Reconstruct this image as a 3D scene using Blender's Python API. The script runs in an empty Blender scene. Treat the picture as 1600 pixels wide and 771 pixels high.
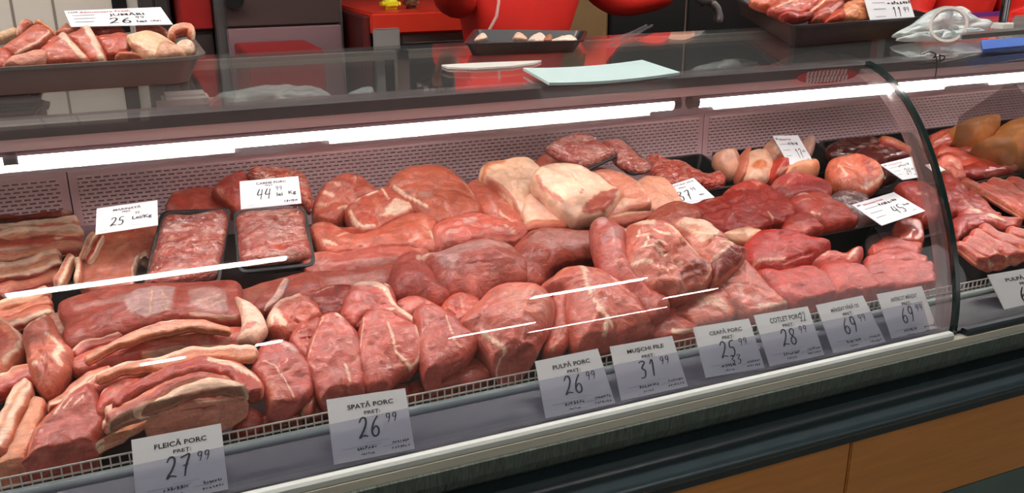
import bpy, bmesh, math, random
import numpy as np
from mathutils import Vector, Matrix
random.seed(7); np.random.seed(7)
SC = bpy.context.scene
COL = SC.collection
# ------------------------------------------------------------------ camera (solved from the vanishing points of the counter)
F, CU, CV = 1400.0, 800.0, 385.5
def _axes():
    X = np.array([4200-CU, -105-CV, F]); X /= np.linalg.norm(X)
    D = np.array([780-CU, 4500-CV, F]); D -= D.dot(X)*X; D /= np.linalg.norm(D)
    Z = -D; Y = np.cross(Z, X)
    if Y[2] < 0: Y = -Y
    return np.array([X, Y, Z])
RR = _axes(); O = np.array([0., 0., 1.43])
cam = bpy.data.objects.new('camera', bpy.data.cameras.new('camera')); COL.objects.link(cam)
M = Matrix.Identity(4)
for i, v in enumerate((RR[:, 0], -RR[:, 1], -RR[:, 2])):
    for j in range(3): M[j][i] = v[j]
for j in range(3): M[j][3] = O[j]
cam.matrix_world = M
cam.data.sensor_width = 36; cam.data.lens = F/1600*36; cam.data.clip_start = .01
SC.camera = cam
# ------------------------------------------------------------------ world, exposure
SC.view_settings.view_transform = 'Standard'; SC.view_settings.look = 'None'
SC.view_settings.gamma = 1; SC.view_settings.use_curve_mapping = False
SC.view_settings.exposure = 0.0
W = bpy.data.worlds.new('world'); SC.world = W; W.use_nodes = True
W.node_tree.nodes['Background'].inputs[0].default_value = (.9, .88, .86, 1)
W.node_tree.nodes['Background'].inputs[1].default_value = .8
TUBE_E, CEIL_E = 19.5, 46.0
# ------------------------------------------------------------------ helpers
def lin(c):
    c = np.asarray(c, float)/255.
    return np.where(c <= .04045, c/12.92, ((c+.055)/1.055)**2.4)
def ray(u, v): return RR @ np.array([u-CU, v-CV, F])
def on_plane(u, v, k, y0, z0):           # plane z = z0 + k (y-y0)
    r = ray(u, v); t = (z0 + k*(0-y0) - O[2])/(r[2]-k*r[1]); return O + t*r
def at_y(u, v, y): r = ray(u, v); return O + r*(y/r[1])
def at_z(u, v, z): r = ray(u, v); return O + r*((z-O[2])/r[2])
def at_x(u, v, x): r = ray(u, v); return O + r*(x/r[0])
CR = dict(a=(0,300), b=(0,450), c=(0,570), d=(200,430), e=(200,530), f=(380,430), g=(380,500), h=(200,250), i=(450,250),
          j=(600,350), k=(600,430), l=(720,200), m=(850,340), n=(950,230), o=(1000,380), p=(1080,200), q=(1150,320), r=(1300,180))
def C(ch, pts):                          # reads coordinates noted on an enlarged part of the photograph
    if ch == 'X': return [tuple(p) for p in pts]
    if ch == 't': return [(x/5., 20+y/5.) for x, y in pts]
    if ch == 'w': return [(1140+x/4.706, y/4.706) for x, y in pts]
    if ch == 's': return [(1400+x/3.505, 300+y/3.505) for x, y in pts]
    u, v = CR[ch]; return [(u+x/3.853, v+y/3.853) for x, y in pts]
def CS(ch): return {'X': 1., 's': 3.505, 't': 5., 'w': 4.706}.get(ch, 3.853)
def link(o, parent=None):
    COL.objects.link(o)
    if parent is not None: o.parent = parent
    return o
def mesh_obj(name, V, Fs, mat=None, parent=None, smooth=True, colors=None):
    me = bpy.data.meshes.new(name); me.from_pydata([tuple(map(float, v)) for v in V], [], [tuple(f) for f in Fs])
    if colors is not None:
        ca = me.color_attributes.new('Col', 'FLOAT_COLOR', 'POINT')
        a = np.ones((len(V), 4), np.float32); a[:, :3] = colors; ca.data.foreach_set('color', a.ravel())
    if smooth: me.polygons.foreach_set('use_smooth', [True]*len(me.polygons))
    if mat: me.materials.append(mat)
    o = bpy.data.objects.new(name, me); link(o, parent); return o
def empty(name, loc=(0, 0, 0), parent=None):
    o = bpy.data.objects.new(name, None); o.location = loc; link(o, parent); return o
def tag(o, label, cat, group=None):
    o['label'] = label; o['category'] = cat; o['kind'] = 'thing'
    if group: o['group'] = group
    return o
def struct(o): o['kind'] = 'structure'; return o
class MB:
    def __init__(s): s.V = []; s.F = []
    def add(s, V, Fs):
        n = len(s.V); s.V += [tuple(map(float, v)) for v in V]; s.F += [tuple(n+i for i in f) for f in Fs]; return s
    def box(s, a, b, bev=0.0):
        x0, y0, z0 = a; x1, y1, z1 = b
        if bev <= 0:
            V = [(x, y, z) for z in (z0, z1) for y in (y0, y1) for x in (x0, x1)]
            return s.add(V, [(0,2,3,1), (4,5,7,6), (0,1,5,4), (2,6,7,3), (0,4,6,2), (1,3,7,5)])
        bm = bmesh.new(); bmesh.ops.create_cube(bm, size=1)
        for v in bm.verts: v.co = Vector(((x0+x1)/2+v.co.x*(x1-x0), (y0+y1)/2+v.co.y*(y1-y0), (z0+z1)/2+v.co.z*(z1-z0)))
        bmesh.ops.bevel(bm, geom=bm.edges[:], offset=bev, segments=3, affect='EDGES')
        bm.verts.index_update(); s.add([v.co[:] for v in bm.verts], [[v.index for v in f.verts] for f in bm.faces]); bm.free(); return s
    def tube(s, pts, r, seg=12, cap=True):
        pts = [np.array(p, float) for p in pts]; n = len(pts); rr = r if hasattr(r, '__len__') else [r]*n
        V = []; up = np.array([0, 0, 1.]); prev = None
        for i, p in enumerate(pts):
            t = pts[min(i+1, n-1)]-pts[max(i-1, 0)]; t /= np.linalg.norm(t)+1e-12
            a = prev if prev is not None else (up if abs(t[2]) < .9 else np.array([1., 0, 0]))
            a = a-a.dot(t)*t; a /= np.linalg.norm(a)+1e-12; prev = a; b = np.cross(t, a)
            for j in range(seg):
                th = 2*math.pi*j/seg; V.append(p+rr[i]*(math.cos(th)*a+math.sin(th)*b))
        Fs = [(i*seg+j, i*seg+(j+1) % seg, (i+1)*seg+(j+1) % seg, (i+1)*seg+j) for i in range(n-1) for j in range(seg)]
        if cap: Fs += [tuple(range(seg))[::-1], tuple((n-1)*seg+j for j in range(seg))]
        return s.add(V, Fs)
    def extrude_x(s, prof, x0, x1, closed=True):      # profile of (y,z)
        n = len(prof); V = [(x0, y, z) for y, z in prof]+[(x1, y, z) for y, z in prof]
        Fs = [(i, (i+1) % n, n+(i+1) % n, n+i) for i in range(n if closed else n-1)]
        if closed: Fs += [tuple(range(n))[::-1], tuple(range(n, 2*n))]
        return s.add(V, Fs)
    def build(s, name, mat, parent=None, smooth=False):
        o = mesh_obj(name, s.V, s.F, mat, parent, smooth)
        bm = bmesh.new(); bm.from_mesh(o.data); bmesh.ops.recalc_face_normals(bm, faces=bm.faces); bm.to_mesh(o.data); bm.free()
        return o
def autosmooth(o, ang=40):
    me = o.data; me.polygons.foreach_set('use_smooth', [True]*len(me.polygons)); me.set_sharp_from_angle(angle=math.radians(ang)); return o
# ------------------------------------------------------------------ materials
MATS = {}
def mat(name, col, rough=.5, metal=0., noise=0., nscale=20, bump=0., coat=0., spec=.5, emit=0., stretch=(1,1,1)):
    if name in MATS: return MATS[name]
    m = bpy.data.materials.new(name); m.use_nodes = True; nt = m.node_tree; b = nt.nodes['Principled BSDF']
    c = tuple(lin(col))+(1,)
    b.inputs['Base Color'].default_value = c; b.inputs['Roughness'].default_value = rough; b.inputs['Metallic'].default_value = metal
    b.inputs['Specular IOR Level'].default_value = spec; b.inputs['Coat Weight'].default_value = coat
    if emit: b.inputs['Emission Color'].default_value = c; b.inputs['Emission Strength'].default_value = emit
    tc = nt.nodes.new('ShaderNodeTexCoord'); mp = nt.nodes.new('ShaderNodeMapping'); mp.inputs['Scale'].default_value = stretch
    nt.links.new(tc.outputs['Object'], mp.inputs[0])
    nz = nt.nodes.new('ShaderNodeTexNoise'); nz.inputs['Scale'].default_value = nscale; nz.inputs['Detail'].default_value = 5
    nt.links.new(mp.outputs[0], nz.inputs['Vector'])
    rp = nt.nodes.new('ShaderNodeMapRange'); rp.inputs[3].default_value = 1-noise; rp.inputs[4].default_value = 1+noise
    rp.inputs[1].default_value = .3; rp.inputs[2].default_value = .7
    nt.links.new(nz.outputs['Fac'], rp.inputs[0])
    mx = nt.nodes.new('ShaderNodeVectorMath'); mx.operation = 'SCALE'; mx.inputs[0].default_value = c[:3]
    nt.links.new(rp.outputs[0], mx.inputs['Scale']); nt.links.new(mx.outputs[0], b.inputs['Base Color'])
    if bump:
        bp = nt.nodes.new('ShaderNodeBump'); bp.inputs['Strength'].default_value = bump; bp.inputs['Distance'].default_value = .002
        nt.links.new(nz.outputs['Fac'], bp.inputs['Height']); nt.links.new(bp.outputs[0], b.inputs['Normal'])
    MATS[name] = m; return m
def meat_mat(name, fib=.17, marb=.16, bump=.85, rough=.36, coat=.28, scale=1., worm=False, sss=.03, ang=.5):
    if name in MATS: return MATS[name]
    m = bpy.data.materials.new(name); m.use_nodes = True; nt = m.node_tree; N = nt.nodes; L = nt.links; b = N['Principled BSDF']
    at = N.new('ShaderNodeAttribute'); at.attribute_name = 'Col'
    tc = N.new('ShaderNodeTexCoord')
    mp = N.new('ShaderNodeMapping'); mp.inputs['Rotation'].default_value = (.3, .2, ang); mp.inputs['Scale'].default_value = (60*scale, 330*scale, 160*scale)
    L.new(tc.outputs['Object'], mp.inputs[0])
    n1 = N.new('ShaderNodeTexNoise'); n1.inputs['Scale'].default_value = 1; n1.inputs['Detail'].default_value = 4; n1.inputs['Distortion'].default_value = .6
    L.new(mp.outputs[0], n1.inputs['Vector'])
    n2 = N.new('ShaderNodeTexNoise'); n2.inputs['Scale'].default_value = 55*scale; n2.inputs['Detail'].default_value = 6; n2.inputs['Roughness'].default_value = .65
    n2.inputs['Distortion'].default_value = .8
    L.new(tc.outputs['Object'], n2.inputs['Vector'])
    a1 = N.new('ShaderNodeMapRange'); a1.inputs[1].default_value = .3; a1.inputs[2].default_value = .7; a1.inputs[3].default_value = 1-fib; a1.inputs[4].default_value = 1+fib
    L.new(n1.outputs['Fac'], a1.inputs[0])
    a2 = N.new('ShaderNodeMapRange'); a2.inputs[1].default_value = .3; a2.inputs[2].default_value = .7; a2.inputs[3].default_value = .76; a2.inputs[4].default_value = 1.2
    L.new(n2.outputs['Fac'], a2.inputs[0])
    mu = N.new('ShaderNodeMath'); mu.operation = 'MULTIPLY'; L.new(a1.outputs[0], mu.inputs[0]); L.new(a2.outputs[0], mu.inputs[1])
    sc = N.new('ShaderNodeVectorMath'); sc.operation = 'SCALE'; L.new(at.outputs['Color'], sc.inputs[0]); L.new(mu.outputs[0], sc.inputs['Scale'])
    n3 = N.new('ShaderNodeTexNoise'); n3.inputs['Scale'].default_value = 45*scale; n3.inputs['Detail'].default_value = 8; n3.inputs['Roughness'].default_value = .7; n3.inputs['Distortion'].default_value = 2.2
    L.new(tc.outputs['Object'], n3.inputs['Vector'])
    a3 = N.new('ShaderNodeMapRange'); a3.inputs[1].default_value = .55; a3.inputs[2].default_value = .66; a3.inputs[3].default_value = 0; a3.inputs[4].default_value = marb
    L.new(n3.outputs['Fac'], a3.inputs[0])
    mx = N.new('ShaderNodeMix'); mx.data_type = 'RGBA'; mx.inputs[7].default_value = tuple(lin((236, 196, 172)))+(1,)
    L.new(a3.outputs[0], mx.inputs[0]); L.new(sc.outputs[0], mx.inputs[6])
    L.new(mx.outputs[2], b.inputs['Base Color'])
    hs = [n1, n2]
    if worm:
        vo = N.new('ShaderNodeTexVoronoi'); vo.inputs['Scale'].default_value = 165; vo.feature = 'F1'
        wp = N.new('ShaderNodeMapping'); wp.inputs['Scale'].default_value = (.55, 1.25, 1.1); wp.inputs['Rotation'].default_value = (0, 0, .5)
        nzv = N.new('ShaderNodeTexNoise'); nzv.inputs['Scale'].default_value = 60; L.new(tc.outputs['Object'], nzv.inputs['Vector'])
        ad = N.new('ShaderNodeVectorMath'); ad.operation = 'SCALE'; ad.inputs['Scale'].default_value = .02; L.new(nzv.outputs['Color'], ad.inputs[0])
        ae = N.new('ShaderNodeVectorMath'); L.new(ad.outputs[0], ae.inputs[0]); L.new(tc.outputs['Object'], ae.inputs[1])
        L.new(ae.outputs[0], wp.inputs[0]); L.new(wp.outputs[0], vo.inputs['Vector'])
        rv = N.new('ShaderNodeMapRange'); rv.inputs[1].default_value = 0; rv.inputs[2].default_value = 1; L.new(vo.outputs['Color'], rv.inputs[0])
        rv.inputs[1].default_value = .55; rv.inputs[2].default_value = 1.; rv.inputs[3].default_value = 0; rv.inputs[4].default_value = .5
        mx2 = N.new('ShaderNodeMix'); mx2.data_type = 'RGBA'; mx2.inputs[7].default_value = tuple(lin((240, 200, 180)))+(1,)
        L.new(rv.outputs[0], mx2.inputs[0]); L.new(mx.outputs[2], mx2.inputs[6]); L.new(mx2.outputs[2], b.inputs['Base Color'])
        b0 = N.new('ShaderNodeBump'); b0.invert = True; b0.inputs['Strength'].default_value = .9; b0.inputs['Distance'].default_value = .004
        L.new(vo.outputs['Distance'], b0.inputs['Height'])
    b1 = N.new('ShaderNodeBump'); b1.inputs['Strength'].default_value = bump*.7; b1.inputs['Distance'].default_value = .0015; L.new(n1.outputs['Fac'], b1.inputs['Height'])
    b2 = N.new('ShaderNodeBump'); b2.inputs['Strength'].default_value = bump; b2.inputs['Distance'].default_value = .004; L.new(n2.outputs['Fac'], b2.inputs['Height'])
    if worm: L.new(b0.outputs[0], b1.inputs['Normal'])
    L.new(b1.outputs[0], b2.inputs['Normal']); L.new(b2.outputs[0], b.inputs['Normal'])
    b.inputs['Roughness'].default_value = rough; b.inputs['Coat Weight'].default_value = coat; b.inputs['Coat Roughness'].default_value = .18
    b.inputs['Subsurface Weight'].default_value = sss; b.inputs['Subsurface Radius'].default_value = (1, .3, .2); b.inputs['Subsurface Scale'].default_value = .006
    MATS[name] = m; return m
def glass_mat(name, tint=(1, 1, 1), f0=.045, rough=.0, haze=0., hazecol=(200, 190, 190), crinkle=0., power=5.):
    if name in MATS: return MATS[name]
    m = bpy.data.materials.new(name); m.use_nodes = True; nt = m.node_tree; N = nt.nodes; L = nt.links
    N.remove(N['Principled BSDF']); out = N['Material Output']
    tr = N.new('ShaderNodeBsdfTransparent'); tr.inputs[0].default_value = (*tint, 1)
    gl = N.new('ShaderNodeBsdfGlossy'); gl.inputs['Roughness'].default_value = rough; gl.inputs[0].default_value = (1, 1, 1, 1)
    lw = N.new('ShaderNodeLayerWeight'); lw.inputs[0].default_value = .5
    pw = N.new('ShaderNodeMath'); pw.operation = 'POWER'; pw.inputs[1].default_value = power; L.new(lw.outputs['Facing'], pw.inputs[0])
    ma = N.new('ShaderNodeMath'); ma.operation = 'MULTIPLY_ADD'; ma.inputs[1].default_value = 1-f0; ma.inputs[2].default_value = f0; L.new(pw.outputs[0], ma.inputs[0])
    base = tr
    if crinkle:
        tc = N.new('ShaderNodeTexCoord'); nz = N.new('ShaderNodeTexNoise'); nz.inputs['Scale'].default_value = 38; nz.inputs['Detail'].default_value = 5; nz.inputs['Distortion'].default_value = 1.6
        bp = N.new('ShaderNodeBump'); bp.inputs['Strength'].default_value = crinkle; bp.inputs['Distance'].default_value = .006
        L.new(tc.outputs['Object'], nz.inputs['Vector']); L.new(nz.outputs['Fac'], bp.inputs['Height']); L.new(bp.outputs[0], gl.inputs['Normal'])
    if haze:
        df = N.new('ShaderNodeBsdfDiffuse'); df.inputs[0].default_value = tuple(lin(hazecol))+(1,)
        mh = N.new('ShaderNodeMixShader'); mh.inputs[0].default_value = haze; L.new(tr.outputs[0], mh.inputs[1]); L.new(df.outputs[0], mh.inputs[2]); base = mh
    mx = N.new('ShaderNodeMixShader'); L.new(ma.outputs[0], mx.inputs[0]); L.new(base.outputs[0], mx.inputs[1]); L.new(gl.outputs[0], mx.inputs[2])
    L.new(mx.outputs[0], out.inputs[0]); MATS[name] = m; return m
def emis(name, col, s):
    if name in MATS: return MATS[name]
    m = bpy.data.materials.new(name); m.use_nodes = True; nt = m.node_tree; nt.nodes.remove(nt.nodes['Principled BSDF'])
    e = nt.nodes.new('ShaderNodeEmission'); e.inputs[0].default_value = (*col, 1); e.inputs[1].default_value = s
    nt.links.new(e.outputs[0], nt.nodes['Material Output'].inputs[0]); MATS[name] = m; return m
WHITE = mat('white_paint', (225, 222, 218), .5); STEEL = mat('brushed_steel', (190, 186, 184), .32, 1., .06, 30, stretch=(1, 40, 40))
CHROME = mat('chrome', (215, 213, 212), .08, 1.); BLACKP = mat('black_plastic', (22, 21, 22), .3, coat=.3)
DARKP = mat('dark_rail', (100, 92, 94), .35, 0, .05, 60); MAUVE = mat('mauve_panel', (236, 190, 194), .4, 0, .03, 40)
PAPER = mat('card_paper', (228, 226, 228), .55); INK = mat('black_ink', (25, 25, 30), .6); INKRED = mat('faded_red_ink', (190, 90, 95), .6)
INKGREY = mat('grey_print', (165, 162, 172), .6)
XL, XR = -0.72, 3.4                       # ends of the display case
# ------------------------------------------------------------------ room
B = MB().box((-4, -12, -.1), (9, 6, 0)); struct(B.build('floor', mat('floor_tiles', (104, 116, 112), .25, 0, .12, 6)))
B = MB().box((-4, -12, 3.02), (9, 6, 3.1)); struct(B.build('ceiling', mat('ceiling_paint', (176, 172, 168), .8)))
B = MB().box((-4, 4.3, 0), (9, 4.4, 3.02)); struct(B.build('wall_back', mat('dark_back_wall', (52, 46, 46), .6, 0, .1, 3)))
B = MB().box((-4.1, -6, 0), (-4, 4.4, 3.02)); struct(B.build('wall_left', mat('side_wall', (150, 146, 142), .7)))
B = MB().box((9, -6, 0), (9.1, 4.4, 3.02)); struct(B.build('wall_right', MATS['side_wall']))
# white tiled wall behind the left of the counter, with tile seams
def pxx(u, v, y): return at_y(u, v, y)[0]
wy = 3.3
x_end = pxx(178, 30, wy)
B = MB().box((-3.9, wy, 0), (x_end, wy+.12, 3.0)); struct(B.build('wall_side_white', mat('cream_wall', (240, 228, 214), .5)))
seam = mat('grey_seam', (150, 135, 122), .7)
for n_, u in enumerate((85, 20)):
    x = pxx(u, 20, wy); struct(MB().box((x-.004, wy-.003, 0), (x+.004, wy+.002, 3.0)).build('trim_%d' % (n_+1), seam))
struct(MB().box((x_end, wy-.01, 0), (x_end+.045, wy+.13, 3.0)).build('trim_3', BLACKP))
x2 = pxx(217, 20, wy)
struct(MB().box((x_end+.045, wy, 0), (x2, wy+.12, 3.0)).build('trim_4', MATS['cream_wall']))
B = MB().box((-4, -12.1, 0), (9, -12, 3.02)); struct(B.build('wall_front', mat('shop_wall', (150, 146, 140), .8, 0, .15, 2)))
# ceiling lamps (rows seen mirrored in the curved glass; the row over the counter is added fill)
LAMPE = emis('ceiling_lamp_light', (1, .97, .93), CEIL_E)
lamps = [(-.50, .55, -1.05, 'short ceiling tube lamp nearest the counter, above the customers'), (-.12, .16, -4.0, 'short ceiling tube lamp in the second row, left one'),
         (.62, .80, -4.0, 'smallest ceiling tube lamp in the second row, beside the left one'), (2.7, 3.7, -3.95, 'ceiling tube lamp in the second row, right one'), (2.9, 3.9, -7.0, 'ceiling tube lamp in the third row, left one'),
         (5.5, 6.2, -6.8, 'ceiling tube lamp in the third row, right one'), (4.7, 6.9, -9.2, 'long ceiling tube lamp in the farthest row')]
for x0, x1, y, lab in lamps:
    t = empty('ceiling_lamp', ((x0+x1)/2, y, 3.0)); w = .04 if y > -2 else (.07 if y > -5 else (.075 if y > -8 else .05))
    tag(t, lab, 'lamp', 'linear ceiling lamps over the shop floor')
    hx = (x1-x0)/2
    MB().box((-hx-.02, -w-.02, -.02), (hx+.02, w+.02, .02), .004).build('housing', WHITE, t)
    MB().box((-hx, -w, -.035), (hx, w, -.0205), .004).build('diffuser', LAMPE, t)
for x0, x1, lab in ((-2.4, -1.2, 'added fill lamp above the counter, far left of the row'), (-.9, .3, 'added fill lamp above the counter, over the large meat tray with the bacon pieces'), (.6, 1.8, 'added fill lamp above the counter, over the joint of the curved glass'),
                    (2.1, 3.3, 'added fill lamp above the counter, over the far compartments'), (3.6, 4.8, 'added fill lamp above the counter, far right of the row')):
    t = empty('ceiling_lamp', ((x0+x1)/2, 1.27, 3.0)); tag(t, lab, 'lamp', 'added fill lamps in a row above the counter')
    hx = (x1-x0)/2
    MB().box((-hx-.02, -.07, -.02), (hx+.02, .07, .02), .004).build('housing', WHITE, t)
    MB().box((-hx, -.055, -.05), (hx, .055, -.0205), .004).build('diffuser', emis('added_fill_light', (1, .96, .92), 52), t)  # added fill light for the staff side, its reflection set on the case tube
# ------------------------------------------------------------------ display case
case = empty('display_case', (1.2, 1.3, 0)); tag(case, 'long refrigerated butcher display case with curved glass front and wooden lower panel', 'display case')
case.location = (0, 0, 0); XS_ = 1.185
mat('dark_panel', (84, 90, 82), .4, 0, .5, 18, bump=.8, stretch=(26, 1, 3))
mat('bumper_blue', (40, 52, 56), .25, 0, .06, 30); mat('recess_dark', (30, 38, 42), .4, 0, .1, 20)
mat('wood_panel', (196, 124, 56), .45, 0, .10, 8, stretch=(1, 4, 14)); mat('lower_grey', (84, 98, 92), .35, 0, .1, 6)
mat('lip_tube', (132, 142, 138), .25, 0, .05, 30); mat('inner_grey', (58, 54, 64), .38, 0, .1, 8, stretch=(1, 6, 6))
mat('shaded_deck', (60, 44, 44), .35, .5, .1, 30); mat('trim_white', (190, 192, 186), .35); mat('trim_tan', (150, 146, 132), .4)  # deck steel darkened to paint the shade between meat pieces
# outer front, from the glass seat down to the floor
MB().extrude_x([(.917, .828), (.920, .8315), (.928, .8315), (.931, .828), (.931, .821), (.917, .821)], XL, 1.17).build('seat_trim', MATS['trim_white'], case)
MB().extrude_x([(.917, .828), (.920, .8315), (.928, .8315), (.931, .828), (.931, .821), (.917, .821)], 1.20, XR).build('seat_trim', MATS['recess_dark'], case)
MB().extrude_x([(.914, .8205), (.931, .8205), (.931, .811), (.911, .811)], XL, XR).build('trim_strip', MATS['trim_tan'], case)
MB().extrude_x([(.906, .8105), (.940, .8105), (.940, .765), (.926, .765), (.915, .776), (.909, .79)], XL, XR).build('fascia', MATS['dark_panel'], case)
bp = [(.903, .7645), (.905, .752), (.897, .742), (.884, .737), (.878, .731), (.877, .724), (.882, .718), (.898, .712), (.910, .706), (.94, .705), (.94, .7645)]
autosmooth(MB().extrude_x(bp, XL, XR).build('bumper', MATS['bumper_blue'], case), 50)
MB().extrude_x([(.912, .7045), (.945, .7045), (.945, .68), (.915, .68)], XL, XR).build('recess', MATS['recess_dark'], case)
xs = [XL, at_y(1327, 690, .93)[0], XR]
# wooden panels with an upright joint
xj = [XL, xs[1]-1.25, xs[1], xs[1]+1.25, XR]
for a, b in zip(xj[:-1], xj[1:]):
    if b-a > .02: MB().box((a+.0015, .925, .515), (b-.0015, .945, .679), .002).build('wood_panel', MATS['wood_panel'], case)
MB().box((XL, .945, .0), (XR, .96, .70)).build('body_panel', MATS['recess_dark'], case)
MB().box((XL, .93, .12), (XR, .9445, .512), .002).build('lower_panel', MATS['lower_grey'], case)
MB().box((XL, .97, 0), (XR, 1.0, .12)).build('plinth', BLACKP, case)
# inner slope behind the price cards, lip tube and wire fence
MB().extrude_x([(.934, .8205), (.934, .8235), (.944, .8235), (.990, .846), (.998, .846), (.998, .8205)], XL, XR).build('card_ledge', MATS['inner_grey'], case)
hp_ = [(.946, .826), (.9725, .872)]
MB().extrude_x([(hp_[0][0]-.004, hp_[0][1]), (hp_[1][0]-.004, hp_[1][1]), (hp_[1][0]-.0058, hp_[1][1]+.001), (hp_[0][0]-.0058, hp_[0][1]+.001)], XL+.01, XS_-.04).build('card_holder', glass_mat('holder_plastic', (.90, .90, .94), .05, .08, .035, (170, 170, 215)), case)
lip = MB()
lip.extrude_x([(.998+.0075*math.cos(a), .848+.0075*math.sin(a)) for a in np.linspace(0, 2*math.pi, 17)[:-1]], XL, XR)
lip.extrude_x([(.990+.004*math.cos(a), .8385+.004*math.sin(a)) for a in np.linspace(0, 2*math.pi, 9)[:-1]], XL, XR)
autosmooth(lip.build('lip_rail', MATS['lip_tube'], case), 60)
wf = MB(); wy0 = 1.008
for z in (.855, .8665): wf.box((XL, wy0-.0009, z-.0009), (XR, wy0+.0009, z+.0009))
x = XL
while x < XR:
    wf.box((x-.0008, wy0-.0008, .84), (x+.0008, wy0+.0008, .8665)); x += .0102
fence = wf.build('wire_fence', mat('wire_white', (215, 205, 200), .3), case)
# deck and back air panel
DK, DY, DZ = .20, 1.03, .832
def deck(y): return DZ+DK*(y-DY)
MB().extrude_x([(1.0, .80), (1.0, .829), (1.62, deck(1.62)), (1.62, .80)], XL, XR).build('deck_plate', MATS['shaded_deck'], case)
MB().box((XL, .962, .70), (XR, 1.66, .80)).build('tank', MATS['recess_dark'], case)
# perforated rear panel: frame + sheet with louvre slots, their light and shade painted as a pattern
py0 = 1.60
zt, zb = at_y(1098, 181, py0)[2], at_y(1097, 246, py0)[2]
def perf_mat():
    m = bpy.data.materials.new('louvre_sheet'); m.use_nodes = True; nt = m.node_tree; N = nt.nodes; L = nt.links; b = N['Principled BSDF']
    tc = N.new('ShaderNodeTexCoord'); mp = N.new('ShaderNodeMapping'); mp.inputs['Rotation'].default_value = (math.pi/2, 0, 0); L.new(tc.outputs['Object'], mp.inputs[0])
    br = N.new('ShaderNodeTexBrick'); br.inputs['Scale'].default_value = 1; br.inputs['Brick Width'].default_value = .0135; br.inputs['Row Height'].default_value = .0068
    br.inputs['Mortar Size'].default_value = .0027; br.inputs['Mortar Smooth'].default_value = .3
    br.inputs['Color1'].default_value = (*lin((158, 114, 118)), 1); br.inputs['Color2'].default_value = (*lin((150, 108, 112)), 1); br.inputs['Mortar'].default_value = (*lin((240, 198, 202)), 1)
    L.new(mp.outputs[0], br.inputs['Vector']); L.new(br.outputs['Color'], b.inputs['Base Color'])
    bp = N.new('ShaderNodeBump'); bp.inputs['Strength'].default_value = 1; bp.inputs['Distance'].default_value = .003; L.new(br.outputs['Fac'], bp.inputs['Height']); L.new(bp.outputs[0], b.inputs['Normal'])
    b.inputs['Roughness'].default_value = .4; return m
LOUV = perf_mat()
xp = at_y(1098, 215, py0)[0]; wpan = 1.25
pan = [(xp+i*wpan, xp+(i+1)*wpan) for i in (-2, -1, 0, 1)]
for a, b in pan:
    a = max(a, XL+.01); b = min(b, XR-.01)
    pf = MB().box((a+.001, py0, zb-.02), (b-.001, py0+.004, zt+.012)).build('rear_panel', MAUVE, case)
    MB().box((a+.014, py0-.002, zb+.006), (b-.014, py0-.0002, zt-.004)).build('louvre_sheet', LOUV, pf)
MB().box((XL, py0+.0045, .80), (XR, py0+.02, zt+.013)).build('rear_wall', MATS['recess_dark'], case)
MB().extrude_x([(py0-.035, deck(py0-.035)+.002), (py0-.001, deck(py0)+.012), (py0-.001, zb+.002), (py0-.006, zb+.002)], XL, XR).build('rear_kick', mat('kick_mauve', (150, 118, 124), .35), case)
# service shelf on the staff side, sliding door track
MB().box((XL, py0-.004, zt+.0135), (XR, 2.0, zt+.03), .003).build('service_shelf', mat('service_shelf', (96, 92, 92), .35, 0, .1, 9), case)
SHZ = zt+.030
MB().box((XL, 1.62, 0), (XR, 1.98, zt+.013)).build('rear_body', mat('rear_body', (120, 116, 116), .5), case)
# top rail with lamp housing
autosmooth(MB().extrude_x([(1.190, 1.207), (1.190, 1.2225), (1.21, 1.2225), (1.235, 1.2225), (1.235, 1.207)], XL, XR).build('top_rail', DARKP, case), 30)
zl = at_y(1098, 178, 1.294)[2]
MB().extrude_x([(1.2355, 1.2215), (1.262, 1.2215), (1.300, zl), (1.293, zl), (1.2355, 1.196)], XL, XR).build('lamp_housing', mat('housing_mauve', (104, 84, 87), .4), case)
MB().extrude_x([(1.196, 1.2065), (1.235, 1.2065), (1.235, 1.196), (1.202, 1.1905)], XL, XR).build('lamp_shroud', mat('shroud_mauve', (240, 212, 214), .4), case)
# uprights carrying the top, staff side
for xx in (-.60, xp-.63, xp+.62, 3.2):
    MB().box((xx-.012, 1.735, SHZ), (xx+.012, 1.757, 1.2215)).build('upright', STEEL, case)
MB().box((XL, 1.735, 1.205), (XR, 1.757, 1.2215)).build('door_track', mat('track_beige', (150, 142, 132), .4), case)
# glass: curved front panes, flat top
prof = np.array([(.934,.8235),(.931,.845),(.935,.883),(.948,.931),(.963,.97),(.979,1.012),(1.0,1.054),(1.016,1.082),(1.037,1.116),(1.072,1.156),(1.116,1.196),(1.165,1.220),(1.195,1.2285)])
s_ = np.r_[0, np.cumsum(np.hypot(*np.diff(prof, axis=0).T))]
PY, PZ = np.polyfit(s_, prof[:, 0], 4), np.polyfit(s_, prof[:, 1], 4)
def gprof(n=56, off=0., s0=0., s1=1.):
    s = np.linspace(s_[-1]*s0, s_[-1]*s1, n); y = np.polyval(PY, s); z = np.polyval(PZ, s)
    ty, tz = np.polyval(np.polyder(PY), s), np.polyval(np.polyder(PZ), s); l = np.hypot(ty, tz)
    return list(zip(y+off*tz/l, z-off*ty/l))        # +off = into the case
GL = glass_mat('clear_glass', (.985, .99, .985), .045)
def curved(name, x0, x1, th=.005, o0=0., m=GL, s0=0., s1=1., n=56):
    a = gprof(n, o0, s0, s1); b = gprof(n, o0+th, s0, s1)[::-1]
    return autosmooth(MB().extrude_x(a+b, x0, x1).build(name, m, case), 30)
XS = 1.185
x_p0 = at_x(1100, 155, 1)[0]
curved('curved_pane', XL, XS-.012); curved('curved_pane', XS+.006, XR)
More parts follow.
